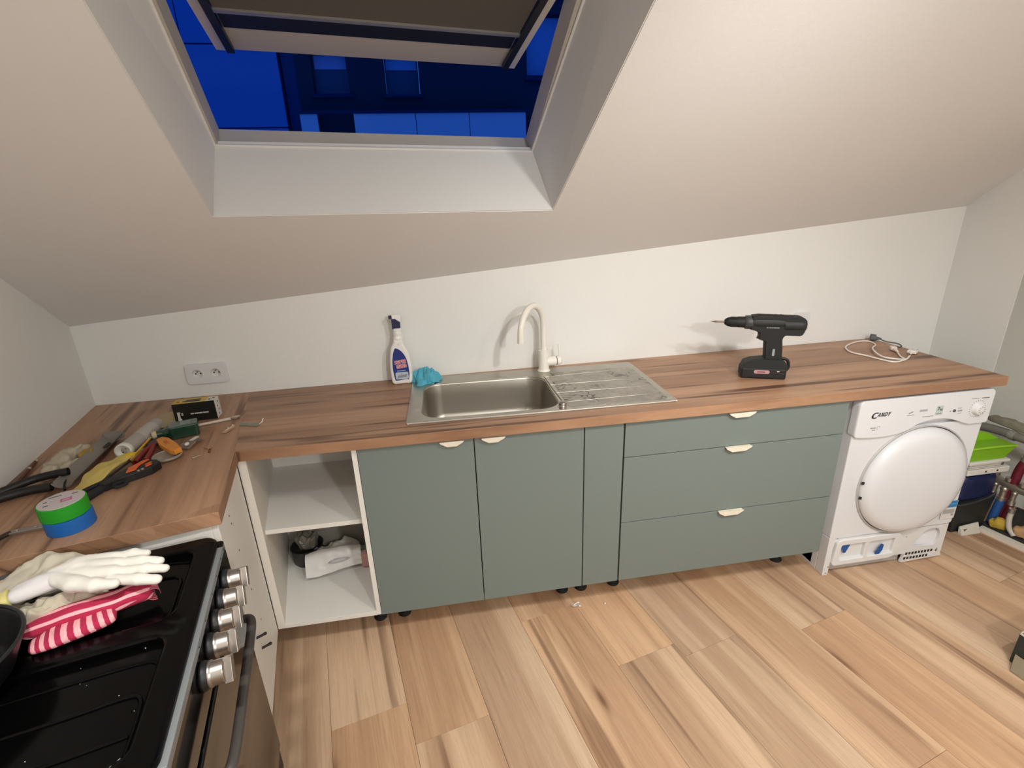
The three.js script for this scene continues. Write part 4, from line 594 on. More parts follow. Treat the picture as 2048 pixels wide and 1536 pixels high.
/* ------------------------------------------------ cooker with what lies on it */
{
  const t = armThing('cooker', 'black free-standing cooker with five brushed knobs on its front, left foreground', 'cooker', 0.31, 0, 1.46);
  const n = x => x - 0.31, z = x => x - 1.46, T0 = 1.152, T1 = 1.765;
  part('body', span(n(0.03), n(0.584), 0.06, 0.828, z(T0 + 0.012), z(T1 - 0.012), 0.003), mBlack, t);
  // hob: rim plate with two pressed wells
  const f = (x0, z0, x1, z1, r, K) => rrect(n(x0), -z(z1), n(x1), -z(z0), r, K);
  const top = f(0.03, T0 + 0.008, 0.592, T1 - 0.008, 0.03); top.holes.push(f(0.085, 1.188, 0.560, 1.428, 0.035, THREE.Path), f(0.085, 1.462, 0.560, 1.730, 0.035, THREE.Path));
  const hob = part('hob', flatUp(ext(top, 0.012, 0.008, { bevelSegments: 4 })).translate(0, 0.839, 0), mEnamel, t);
  part('well', flatUp(ext(f(0.07, 1.175, 0.575, 1.442, 0.03), 0.004)).translate(0, 0.838, 0), mEnamel, hob); part('well', flatUp(ext(f(0.07, 1.448, 0.575, 1.745, 0.03), 0.004)).translate(0, 0.838, 0), mEnamel, hob);
  const ridge = (pts, r = 0.004) => part('pressed_ridge', tube(pts.map(([a, b]) => [n(a), 0.8425, z(b)]), r, 8, 60), mEnamel, hob);
  ridge([[0.11, 1.262], [0.40, 1.262], [0.515, 1.266], [0.538, 1.285], [0.540, 1.33], [0.540, 1.39], [0.53, 1.41], [0.49, 1.415], [0.11, 1.415]]);
  ridge([[0.11, 1.215], [0.4, 1.213], [0.50, 1.212], [0.545, 1.225]], 0.003);
  ridge([[0.11, 1.588], [0.40, 1.588], [0.51, 1.583], [0.537, 1.592], [0.545, 1.63], [0.545, 1.70]]); ridge([[0.11, 1.515], [0.4, 1.512], [0.52, 1.512], [0.55, 1.525]], 0.003); ridge([[0.36, 1.668], [0.45, 1.668], [0.54, 1.664]], 0.003); ridge([[0.11, 1.715], [0.45, 1.716], [0.52, 1.712], [0.54, 1.70]], 0.004);
  // a few tiny pale specks on the enamel
  const R = rng(77), cr = []; for (let i = 0; i < 9; i++) { const g = new THREE.IcosahedronGeometry(0.0006 + R() * 0.0007, 0); g.translate(n(0.40 + R() * 0.15), 0.8438, z(1.46 + R() * 0.27)); cr.push(g); } const cm = part('pale_specks', cr, mat('#cfcac0'), hob); cm.userData.kind = 'stuff';
  part('front_trim', span(n(0.592), n(0.6105), 0.8315, 0.8475, z(T0 + 0.045), z(T1 - 0.02), 0.001), mStoveTrim, t); for (const tt of [1.235, 1.30, 1.36, 1.44, 1.51]) part('screw', cyl(0.0016, 0.0016, 0.001, 8, 'x').translate(n(0.611), 0.8395, z(tt)), mInk, t);
  part('front_corner', span(n(0.585), n(0.608), 0.73, 0.846, z(T0 + 0.010), z(T0 + 0.046), 0.006), mEnamel, t);
  part('control_panel', span(n(0.580), n(0.6085), 0.722, 0.832, z(T0 + 0.02), z(T1 - 0.02), 0.004), mOvenGlass, t);
  [1.257, 1.326, 1.393, 1.461, 1.532].forEach(tt => {
    const k = part('knob', lathe([[0.0001, 0.0], [0.0245, 0.0], [0.025, 0.002], [0.0245, 0.006], [0.0225, 0.008], [0.0222, 0.026], [0.0205, 0.029], [0.0001, 0.0295]], 40, 'x'), mBrushed, t); k.position.set(n(0.6205), 0.79, z(tt));
    part('knob_skirt', lathe([[0.0001, -0.013], [0.0275, -0.013], [0.0275, -0.006], [0.0245, 0.001]], 36, 'x'), mBlack, k); part('knob_grip', ext(shape([[-0.021, -0.0095], [0.021, -0.0095], [0.0215, 0.0], [0.021, 0.0095], [-0.021, 0.0095]]), 0.013, 0.0012).rotateY(Math.PI / 2).rotateX(1.05).translate(0.027, 0, 0), mBrushed, k);
  });
  const d = part('oven_door', span(n(0.586), n(0.612), 0.12, 0.712, z(T0 + 0.018), z(T1 - 0.018), 0.006), mOvenGlass, t);
  part('door_handle', [tube([[n(0.612), 0.672, z(1.262)], [n(0.640), 0.674, z(1.266)], [n(0.650), 0.676, z(1.29)], [n(0.652), 0.676, z(1.36)], [n(0.652), 0.676, z(1.55)], [n(0.650), 0.676, z(1.63)], [n(0.640), 0.674, z(1.652)], [n(0.612), 0.672, z(1.656)]], 0.0105, 14, 80)], mat('#5a5450', { roughness: 0.35, metalness: 0.4 }), d);
  part('drawer_front', span(n(0.584), n(0.606), 0.03, 0.112, z(T0 + 0.018), z(T1 - 0.018), 0.004), mBlack, t);
  for (const [a, b] of [[0.08, T0 + 0.06], [0.55, T0 + 0.06], [0.08, T1 - 0.06], [0.55, T1 - 0.06]]) part('foot', cyl(0.018, 0.016, 0.06, 16).translate(n(a), 0.03, z(b)), mBlackMatte, t);
}
const HOB = 0.8425, RIM = 0.8595;
{
  const t = armThing('frying_pan', 'black frying pan with raised rim on the cooker at the left edge', 'pan', 0.208, RIM, 1.472);
  part('pan_bowl', lathe([[0.0001, 0.0], [0.098, 0.0], [0.112, 0.006], [0.134, 0.058], [0.1395, 0.066], [0.1415, 0.064], [0.137, 0.052], [0.115, 0.006], [0.1, -0.0015]].map(([r, y]) => [r, y + 0.003]), 64), mat('#0d0e10', { roughness: 0.42 }), t); part('rim_band', new THREE.TorusGeometry(0.1405, 0.0035, 10, 64).rotateX(Math.PI / 2).translate(0, 0.068, 0), mat('#18191b', { roughness: 0.4 }), t);
  part('handle', tube([[-0.06, 0.05, 0.12], [-0.08, 0.062, 0.17], [-0.11, 0.075, 0.22], [-0.13, 0.08, 0.26]], 0.012, 10, 24), mBlackMatte, t);
}
{ // white coated glove, palm up: one continuous surface
  const o = [0.41, 0.915, 1.30]; const t = armThing('work_glove', 'white coated work glove lying palm up over the beige gloves on the cooker', 'glove', ...o);
  const P = (nn, tt, y, r) => [nn - o[0], y - o[1], tt - o[2], r];
  const y0 = 0.926, bones = [
    [P(0.338, 1.284, y0, 0.021), P(0.372, 1.276, y0, 0.025)], [P(0.36, 1.264, y0, 0.021), P(0.430, 1.271, y0 + 0.002, 0.0155)], [P(0.365, 1.284, y0, 0.022), P(0.442, 1.298, y0 + 0.002, 0.0165)], [P(0.365, 1.297, y0, 0.020), P(0.446, 1.326, y0 + 0.001, 0.0165)],
    [P(0.432, 1.268, y0 + 0.001, 0.0108), P(0.468, 1.274, y0 + 0.005, 0.0102)], [P(0.468, 1.274, y0 + 0.005, 0.0102), P(0.493, 1.283, y0 + 0.003, 0.0086)],
    [P(0.446, 1.296, y0 + 0.001, 0.0110), P(0.492, 1.309, y0 + 0.006, 0.0104)], [P(0.492, 1.309, y0 + 0.006, 0.0104), P(0.526, 1.323, y0 + 0.002, 0.0088)],
    [P(0.450, 1.322, y0 - 0.001, 0.0110), P(0.504, 1.338, y0 + 0.002, 0.0103)], [P(0.504, 1.338, y0 + 0.002, 0.0103), P(0.540, 1.351, y0 - 0.001, 0.0088)],
    [P(0.446, 1.344, y0 - 0.003, 0.0124), P(0.498, 1.366, y0 - 0.002, 0.0118)], [P(0.498, 1.366, y0 - 0.002, 0.0118), P(0.532, 1.380, y0 - 0.004, 0.0098)],
    [P(0.345, 1.304, y0 + 0.004, 0.016), P(0.385, 1.338, y0 + 0.006, 0.0168)], [P(0.385, 1.338, y0 + 0.006, 0.0168), P(0.428, 1.364, y0 + 0.009, 0.0140)], [P(0.428, 1.364, y0 + 0.009, 0.0140), P(0.463, 1.377, y0 + 0.010, 0.0105)]];
  const g = blob(bones, [0.02, 0.010, 0.03], [0.135, 0.042, 0.092], 112, 0.0021, (d, x, y, z) => d + 0.0014 * (vn3(x * 90, y * 90, z * 90, 4) - 0.5) + 0.0018 * (vn3(x * 38, y * 38, z * 38, 6) - 0.5));
  { const P2 = g.attributes.position; for (let i = 0; i < P2.count; i++) { const y = P2.getY(i); P2.setY(i, 0.011 + (y - 0.011) * 0.86); } g.computeVertexNormals(); }
  part('glove_hand', g, mat('#e4e0d6', { roughness: 0.85 }), t);
  part('knit_cuff', softSlab([[-0.138, 0.006, 0.018, 0.021, 0.012], [-0.11, 0.009, 0.010, 0.0235, 0.015], [-0.07, 0.011, -0.004, 0.024, 0.017], [-0.045, 0.011, -0.010, 0.022, 0.017]], { amp: 0.0025, freq: 40, seed: 31, nu: 30, pw: 0.85 }), mat('#dcd8d8', { roughness: 0.95 }), t);
  part('yellow_hem', softSlab([[-0.150, 0.005, 0.022, 0.0205, 0.011], [-0.143, 0.0055, 0.020, 0.022, 0.0125], [-0.134, 0.007, 0.017, 0.0215, 0.0125]], { amp: 0.0015, freq: 40, seed: 33, nu: 12, pw: 0.85 }), mat('#d9cf86', { roughness: 0.95 }), t);
}
{
  const t = armThing('worn_gloves', 'soiled beige work gloves crumpled underneath the white glove on the cooker', 'gloves', 0.30, RIM, 1.27);
  const m = mat('#bfb6a2', { roughness: 0.95 }), m2 = mat('#cfc7b4', { roughness: 0.95 });
  part('glove', softSlab([[-0.13, 0.012, 0.0, 0.030, 0.010], [-0.08, 0.02, -0.03, 0.045, 0.018], [-0.03, 0.03, -0.055, 0.05, 0.028], [0.02, 0.03, -0.045, 0.05, 0.03], [0.08, 0.025, -0.02, 0.045, 0.024], [0.13, 0.02, 0.0, 0.03, 0.016]], { amp: 0.013, freq: 34, seed: 14, nu: 70, nv: 56, floor: 0.001 }), m2, t);
  part('glove', softSlab([[-0.10, 0.012, 0.03, 0.022, 0.012], [-0.05, 0.018, 0.055, 0.028, 0.017], [0.01, 0.022, 0.066, 0.030, 0.02], [0.06, 0.022, 0.055, 0.028, 0.02], [0.10, 0.022, 0.050, 0.022, 0.018], [0.125, 0.022, 0.052, 0.012, 0.012]], { amp: 0.016, freq: 55, seed: 22, nu: 90, nv: 60, floor: 0.001 }), m, t);
  part('cuff', softSlab([[-0.085, 0.022, 0.0, 0.024, 0.016], [-0.055, 0.024, 0.015, 0.022, 0.016], [-0.03, 0.024, 0.02, 0.018, 0.014]], { amp: 0.008, freq: 50, seed: 9, nu: 28, floor: 0.001 }), mat('#a39a82', { roughness: 0.95 }), t);
}
{
  const t = armThing('tea_towel', 'folded red and pink striped tea towel under the gloves on the cooker', 'towel', 0.392, RIM, 1.368, 0.03);
  const stripe = (fn) => tex(256, 256, (u, v) => { const s = fn(u, v); const n = 1 + 0.12 * (vn(u * 128, v * 128, 3) - 0.5); const c = mix3([176, 38, 74], [246, 176, 180], s); return [c[0] * n, c[1] * n, c[2] * n]; });
  const tA = stripe((u, v) => { const k = (v * 5) % 1; return k > 0.5 && k < 0.86 ? 1 : 0; }), tB = stripe((u, v) => { const k = (u * 9 + 0.1 * Math.sin(v * 25)) % 1; return k > 0.5 ? 1 : 0; });
  const uvn = (g, a, b) => { const U = g.attributes.uv; for (let i = 0; i < U.count; i++) U.setXY(i, U.getX(i) * a, U.getY(i) * b); return g; };
  part('roll', uvn(softSlab([[-0.092, 0.014, 0.008, 0.020, 0.013], [-0.03, 0.02, -0.006, 0.026, 0.018], [0.05, 0.020, -0.012, 0.025, 0.018], [0.10, 0.018, -0.022, 0.022, 0.016], [0.118, 0.017, -0.024, 0.02, 0.014]], { amp: 0.003, freq: 24, seed: 41, nu: 50, pw: 0.8, floor: 0.001 }), 1, 7), mat('#ffffff', { map: tA, roughness: 0.95 }), t);
  part('fold', uvn(softSlab([[-0.068, 0.008, 0.046, 0.020, 0.008], [-0.03, 0.011, 0.038, 0.028, 0.011], [0.02, 0.012, 0.026, 0.028, 0.012], [0.06, 0.011, 0.012, 0.026, 0.011]], { amp: 0.003, freq: 24, seed: 47, nu: 50, pw: 0.8, floor: 0.001 }), 7, 1), mat('#ffffff', { map: tB, roughness: 0.95 }), t);
  part('curled_end', grid(28, 8, (u, v) => { const a = u * Math.PI * 1.7 - 0.4, r = 0.011 + 0.004 * u; return [0.108 + r * Math.cos(a) * 1.1 + v * 0.012, 0.016 + r * Math.sin(a), -0.036 + v * 0.03, u * 0.4, v]; }), mat('#ffffff', { map: tA, roughness: 0.95, side: THREE.DoubleSide }), t);
}
/* ------------------------------------------------ inside the open cabinet */
{
  const y = DB + 0.0185;
  const t = thing('plastic_bag', 'white plastic carrier bag with punched handle on the open cabinet\u2019s floor', 'bag', [0.905, y, 0.31], 0.10);
  const m = phys('#dcd9d6', { roughness: 0.35, side: THREE.DoubleSide });
  part('bag_body', softSlab([[-0.11, 0.036, -0.04, 0.04, 0.026], [-0.06, 0.042, -0.03, 0.062, 0.038], [0.0, 0.044, -0.035, 0.066, 0.042], [0.06, 0.046, -0.035, 0.062, 0.042], [0.105, 0.04, -0.04, 0.042, 0.03]], { amp: 0.016, freq: 24, seed: 6, nu: 60, nv: 50, floor: 0.001 }), m, t);
  // the front flap with its handle hole
  const sub = 40, pos = [], idx = [], keep = []; for (let j = 0; j <= sub; j++) for (let i = 0; i <= sub; i++) { const u = i / sub, v = j / sub, x = -0.115 + u * 0.225; pos.push(x, 0.098 - v * 0.075 + 0.014 * Math.sin(u * 3.1) * (1 - v) + 0.004 * (vn(u * 9, v * 5, 4) - 0.5) + 0.012 * u * v, 0.005 + 0.052 * Math.sqrt(v) + 0.01 * Math.sin(u * 4 + 1) * v + 0.006 * (vn(u * 8, v * 6, 12) - 0.5)); }
  for (let j = 0; j < sub; j++) for (let i = 0; i < sub; i++) { const u = (i + 0.5) / sub, v = (j + 0.5) / sub; if (((u - 0.60) / 0.19) ** 2 + ((v - 0.52) / 0.13) ** 2 < 1) continue; const a = j * (sub + 1) + i; idx.push(a, a + 1, a + sub + 2, a, a + sub + 2, a + sub + 1); }
  const g = new THREE.BufferGeometry(); g.setAttribute('position', new THREE.Float32BufferAttribute(pos, 3)); g.setIndex(idx); g.computeVertexNormals(); part('handle_flap', g, m, t);
  const c = thing('box', 'upright pale box standing at the back of the open cabinet, behind the bag', 'box', [0.885, y, 0.125]); part('box_body', box(0.26, 0.27, 0.09, 0, 0.135, 0, 0.003), mat('#9b968c', { roughness: 0.8 }), c); part('box_flap', box(0.24, 0.002, 0.05, 0, 0.2712, 0.01, 0.0005), mat('#8f8a80'), c);
  const p = thing('packet', 'dusky pink packet leaning at the right inside the open cabinet', 'packet', [1.052, y, 0.315], 0.15); part('packet_body', softSlab([[-0.045, 0.034, 0, 0.02, 0.034], [0.0, 0.036, 0, 0.028, 0.036], [0.045, 0.034, 0, 0.02, 0.034]], { amp: 0.004, seed: 15, nu: 24, floor: 0.001 }), mat('#b98a86', { roughness: 0.55 }), p); part('packet_top', box(0.085, 0.004, 0.02, 0, 0.072, 0, 0.001), mat('#bdb2aa'), p);
  const q = thing('saucepan', 'dark pan with clear wrapping at the left inside the open cabinet', 'pan', [0.772, y, 0.225]); part('pan_bowl', lathe([[0.0001, 0.0], [0.058, 0.0], [0.064, 0.01], [0.066, 0.075], [0.0695, 0.079], [0.066, 0.081], [0.063, 0.075], [0.06, 0.012], [0.0001, 0.01]], 40), mat('#2c2e2e', { roughness: 0.4 }), q); part('handle', tube([[0.05, 0.07, 0.02], [0.10, 0.05, 0.05], [0.13, 0.035, 0.06]].map(([a, b, c]) => [a, b, c]), 0.006, 8, 16), mBlack, q); part('wrapping', softSlab([[-0.03, 0.095, 0.0, 0.03, 0.03], [0.01, 0.11, 0.01, 0.035, 0.04], [0.05, 0.10, 0.015, 0.025, 0.03]], { amp: 0.02, freq: 40, seed: 30, nu: 34 }), phys('#9c978c', { roughness: 0.2, transmission: 0.45, thickness: 0, side: THREE.DoubleSide }), q);
}
/* ------------------------------------------------ tumble dryer */
{
  const X = 3.040, t = thing('tumble_dryer', 'white front-loading tumble dryer with a big round door under the worktop\u2019s end', 'dryer', [X, 0, 0.600]);
  const W = 0.615, Hh = 0.845, D = 0.545, m = mWhiteGloss;
  part('cabinet_body', [span(0.0, W, 0.196, Hh - 0.004, -D, -0.022, 0.006), span(0.0, W, 0.012, 0.2, -D, -0.075, 0.004)], m, t);
  // front shell between fascia and plinth
  part('front_panel', ext(rrect(0.004, 0.196, W - 0.004, 0.705, 0.012), 0.018, 0.004).translate(0, 0, -0.026), m, t);
  const fs = new THREE.Shape(); fs.moveTo(0.012, 0.692); fs.bezierCurveTo(0.10, 0.680, 0.20, 0.682, 0.245, 0.706); fs.bezierCurveTo(0.29, 0.742, 0.37, 0.742, 0.41, 0.737); fs.bezierCurveTo(0.46, 0.730, 0.48, 0.713, 0.53, 0.700); fs.lineTo(W - 0.012, 0.700); fs.quadraticCurveTo(W, 0.700, W, 0.712); fs.lineTo(W, Hh - 0.022); fs.quadraticCurveTo(W, Hh, W - 0.022, Hh); fs.lineTo(0.022, Hh); fs.quadraticCurveTo(0, Hh, 0, Hh - 0.022); fs.lineTo(0, 0.704); fs.quadraticCurveTo(0, 0.693, 0.012, 0.692);
  const fa = part('control_panel', ext(fs, 0.022, 0.010, { bevelSize: 0.004, bevelSegments: 5, curveSegments: 24 }).translate(0, 0, -0.022), m, t);
  const pz = 0.0105;
  { const big = text('C', 0.030, 0.0005), rest = text('ANDY', 0.0175, 0.0005, font, 0.056); const sk2 = new THREE.Matrix4().set(1, 0.28, 0, 0, 0, 1, 0, 0, 0, 0, 1, 0, 0, 0, 0, 1); part('print', [big.scale(1.15, 0.85, 1).applyMatrix4(sk2).translate(0.050, 0.770, pz), rest.applyMatrix4(sk2).translate(0.0805, 0.7755, pz)], mInk, fa, 'black brand lettering'); }
  part('print', [box(0.024, 0.0042, 0.0004, 0.074, 0.728, pz, 0)], mInkGrey, fa); part('print', box(0.013, 0.0035, 0.0004, 0.078, 0.7185, pz, 0), mInkGrey, fa); part('print', new THREE.TorusGeometry(0.007, 0.0006, 4, 20, 4.4).translate(0.098, 0.727, pz), mInkGrey, fa);
  part('print', box(0.02, 0.004, 0.0004, 0, 0, 0, 0).rotateZ(0.4).translate(0.234, 0.779, pz), mInkGrey, fa); part('print', box(0.034, 0.002, 0.0004, 0.235, 0.768, pz, 0), mInkGrey, fa);
  part('print', box(0.036, 0.009, 0.0004, 0.291, 0.783, pz, 0), mat('#a9a9b0'), fa); part('print', box(0.05, 0.0022, 0.0004, 0.318, 0.755, pz, 0), mInkGrey, fa);
  const di = part('display', ext(rrect(0.350, 0.757, 0.382, 0.796, 0.002), 0.0012).translate(0, 0, 0.0098), mat('#b9c4c0', { roughness: 0.25 }), fa); part('print', text('7', 0.014, 0.0004).translate(0.354, 0.778, 0.0112), mInk, di); part('print', text('kg', 0.008, 0.0004).translate(0.366, 0.777, 0.0112), mInk, di); part('print', box(0.024, 0.003, 0.0004, 0.366, 0.762, 0.0112, 0), mInkGrey, di);
  const b = part('button', lathe([[0.0001, 0.003], [0.0062, 0.0028], [0.007, 0]], 20, 'z').translate(0.4385, 0.7675, 0.0095), mat('#55565a'), fa); part('print', ext(shape([[0.417, 0.764], [0.424, 0.767], [0.417, 0.770]]), 0.0004).translate(0, 0, pz), mInkGrey, fa);
  for (const [x, y, w] of [[0.462, 0.777, 0.018], [0.466, 0.767, 0.022], [0.466, 0.763, 0.022], [0.466, 0.754, 0.018]]) part('print', box(w, 0.0022, 0.0004, x, y, pz, 0), mInkGrey, fa);
  const kx = 0.548, ky = 0.766; for (let i = 0; i < 22; i++) { const a = i / 22 * Math.PI * 2; part('print', box(0.005, 0.0018, 0.0004, 0, 0, 0, 0).translate(0.036, 0, 0).rotateZ(a).translate(kx, ky, pz), i % 3 ? mInkGrey : mInk, fa); } part('print', box(0.036, 0.0018, 0.0004, kx - 0.022, ky + 0.046, pz, 0), mInkGrey, fa); part('print', box(0.036, 0.0028, 0.0004, kx + 0.026, ky + 0.046, pz, 0), mInk, fa);
  const kn = part('dial', lathe([[0.0001, 0.020], [0.0195, 0.0195], [0.0225, 0.016], [0.025, 0.004], [0.027, 0.0]], 40, 'z').translate(kx, ky, 0.0098), mWhitePl, fa); for (let i = 0; i < 9; i++) { const a = i / 9 * Math.PI * 2 + 0.3; part('dial_mark', box(0.008, 0.0018, 0.0008, 0.0135, 0, 0, 0).rotateZ(a).translate(kx, ky, 0.0297), mInkGrey, kn); }
  // door: a shallow round dish standing proud of the front
  const cx = 0.337, cy = 0.448, r = 0.251;
  part('door_ring', lathe([[r + 0.010, -0.004], [r + 0.009, 0.003], [r + 0.004, 0.003], [r + 0.003, -0.004]], 96, 'z').translate(cx, cy, 0), mGreyPl, t);
  const dr = part('door', lathe([[0.0001, 0.045], [0.10, 0.0445], [0.18, 0.041], [0.215, 0.036], [0.234, 0.028], [0.246, 0.014], [r, 0.003], [r, -0.006]], 96, 'z').translate(cx, cy, 0), m, t); part('door_shadow_gap', lathe([[r + 0.0032, -0.003], [r - 0.002, -0.003]], 96, 'z').translate(cx, cy, 0), mGapShade, t);
  for (const a of [3.04, 3.33]) { const q = part('hinge_slot', box(0.018, 0.012, 0.006, 0, 0, 0, 0.001), mInk, t); q.position.set(cx + Math.cos(a) * (r - 0.004), cy + Math.sin(a) * (r - 0.004), 0.010); }
  // plinth: condenser tray with two scraps of blue tape, scoop and vents
  const pl = new THREE.Shape(); pl.moveTo(0.03, 0.188); pl.lineTo(W - 0.006, 0.188); pl.lineTo(W - 0.006, 0.03); pl.lineTo(W + 0.002, 0.012); pl.lineTo(0.405, 0.004); pl.lineTo(0.416, 0.052); pl.lineTo(0.03, 0.052); const hs = new THREE.Path(); hs.moveTo(0.443, 0.085); hs.lineTo(0.562, 0.078); hs.quadraticCurveTo(0.592, 0.13, 0.562, 0.168); hs.quadraticCurveTo(0.53, 0.182, 0.495, 0.166); hs.quadraticCurveTo(0.462, 0.14, 0.443, 0.085); pl.holes.push(hs);
  const p = part('plinth', ext(pl, 0.012).translate(0, 0, -0.020), mWhitePl, t);
  part('scoop', grid(18, 10, (u, v) => [0.44 + u * 0.155, 0.076 + v * 0.104, -0.010 - 0.055 * Math.sin(Math.PI * Math.min(1, 0.15 + u * 0.85)) * (0.25 + 0.75 * v)]), mat('#dcd9db', { roughness: 0.4, side: THREE.DoubleSide }), p);
  part('corner_strip', span(0.0, 0.028, 0.0, 0.198, -0.05, -0.004, 0.003), mWhitePl, t); part('side_skirt', span(0.0, 0.006, 0.0, 0.1, -D, -0.05, 0.002), m, t);
  part('base_plate', span(0.03, 0.41, 0.004, 0.055, -0.05, -0.030, 0.002), mGreyPl, t); part('gap_shade', span(0.03, 0.6, 0.186, 0.198, -0.03, -0.018, 0), mGapShade, t);  // dark sheet painting the shade above the plinth
  for (const [x, y] of [[0.014, 0.012], [0.021, 0.045]]) part('screw', cyl(0.003, 0.003, 0.002, 10, 'z').translate(x, y, -0.0035), mInkGrey, t); part('screw', cyl(0.0025, 0.0025, 0.002, 10, 'z').translate(0.40, 0.146, -0.0075), mInkGrey, p);
  const tr = new THREE.Shape(); tr.moveTo(0.044, 0.060); tr.lineTo(0.30, 0.060); tr.quadraticCurveTo(0.335, 0.062, 0.352, 0.085); tr.lineTo(0.358, 0.15); tr.quadraticCurveTo(0.356, 0.180, 0.33, 0.183); tr.lineTo(0.058, 0.186); tr.quadraticCurveTo(0.04, 0.185, 0.038, 0.165); tr.lineTo(0.032, 0.075); tr.quadraticCurveTo(0.032, 0.060, 0.044, 0.060);
  tr.holes.push(rrect(0.054, 0.078, 0.182, 0.166, 0.012, THREE.Path), rrect(0.192, 0.080, 0.330, 0.166, 0.012, THREE.Path));
  const ty = part('tray', ext(tr, 0.012, 0.005).translate(0, 0, -0.009), mWhitePl, t); part('tray_back', span(0.045, 0.34, 0.07, 0.175, -0.022, -0.012, 0.002), mWhitePl, ty); part('gap_shade', ext(rrect(0.028, 0.054, 0.364, 0.190, 0.02), 0.002).translate(0, 0, -0.0105), mGapShade, ty);  // dark sheet painting the shade around the tray
  const mT = mat('#1c5096', { roughness: 0.6 }); part('tape_scrap', ext(shape([[0.058, 0.140], [0.064, 0.162], [0.098, 0.166], [0.100, 0.156], [0.084, 0.118], [0.072, 0.120], [0.068, 0.136]]), 0.0012).translate(0, 0, 0.0035), mT, ty, 'torn blue tape'); part('tape_scrap', ext(shape([[0.238, 0.092], [0.250, 0.118], [0.262, 0.140], [0.276, 0.132], [0.274, 0.104], [0.262, 0.084], [0.246, 0.080]]), 0.0012).translate(0, 0, 0.0035), mT, ty, 'torn blue tape');
  for (let j = 0; j < 2; j++) for (let i = 0; i < 9 - j; i++) part('vent_slot', box(0.0105, 0.013, 0.0016, 0.424 + i * 0.0165 - j * 0.004, (j ? 0.025 : 0.050), -0.0076, 0.001), mInk, p);
  part('vent_slot', ext(shape([[0.577, 0.042], [0.585, 0.040], [0.583, 0.060]]), 0.0015).translate(0, 0, -0.0085), mInk, p);
  const lb = part('energy_label', box(0.072, 0.092, 0.0008, W - 0.040, 0.270, 0.0005, 0), mat('#d5d3d1'), t); part('print', ext(shape([[0.543, 0.283], [0.544, 0.305], [0.560, 0.316], [0.609, 0.316], [0.609, 0.283]]), 0.0006).translate(0, 0, 0.0008), mat('#1f78b4'), lb); part('print', box(0.04, 0.0025, 0.0004, 0.579, 0.301, 0.0016, 0), mat('#7fb0d0'), lb); part('print', box(0.058, 0.022, 0.0004, 0.575, 0.262, 0.0012, 0), mat('#a5a3a2'), lb); part('print', box(0.012, 0.010, 0.0004, 0.597, 0.243, 0.0012, 0), mat('#8f8d8c'), lb);
  for (const [x, z] of [[0.05, -0.09], [0.55, -0.06], [0.05, -0.5], [0.55, -0.5]]) part('foot', cyl(0.02, 0.02, 0.0145, 18).translate(x, 0.00725, z), mBlackMatte, t);
}
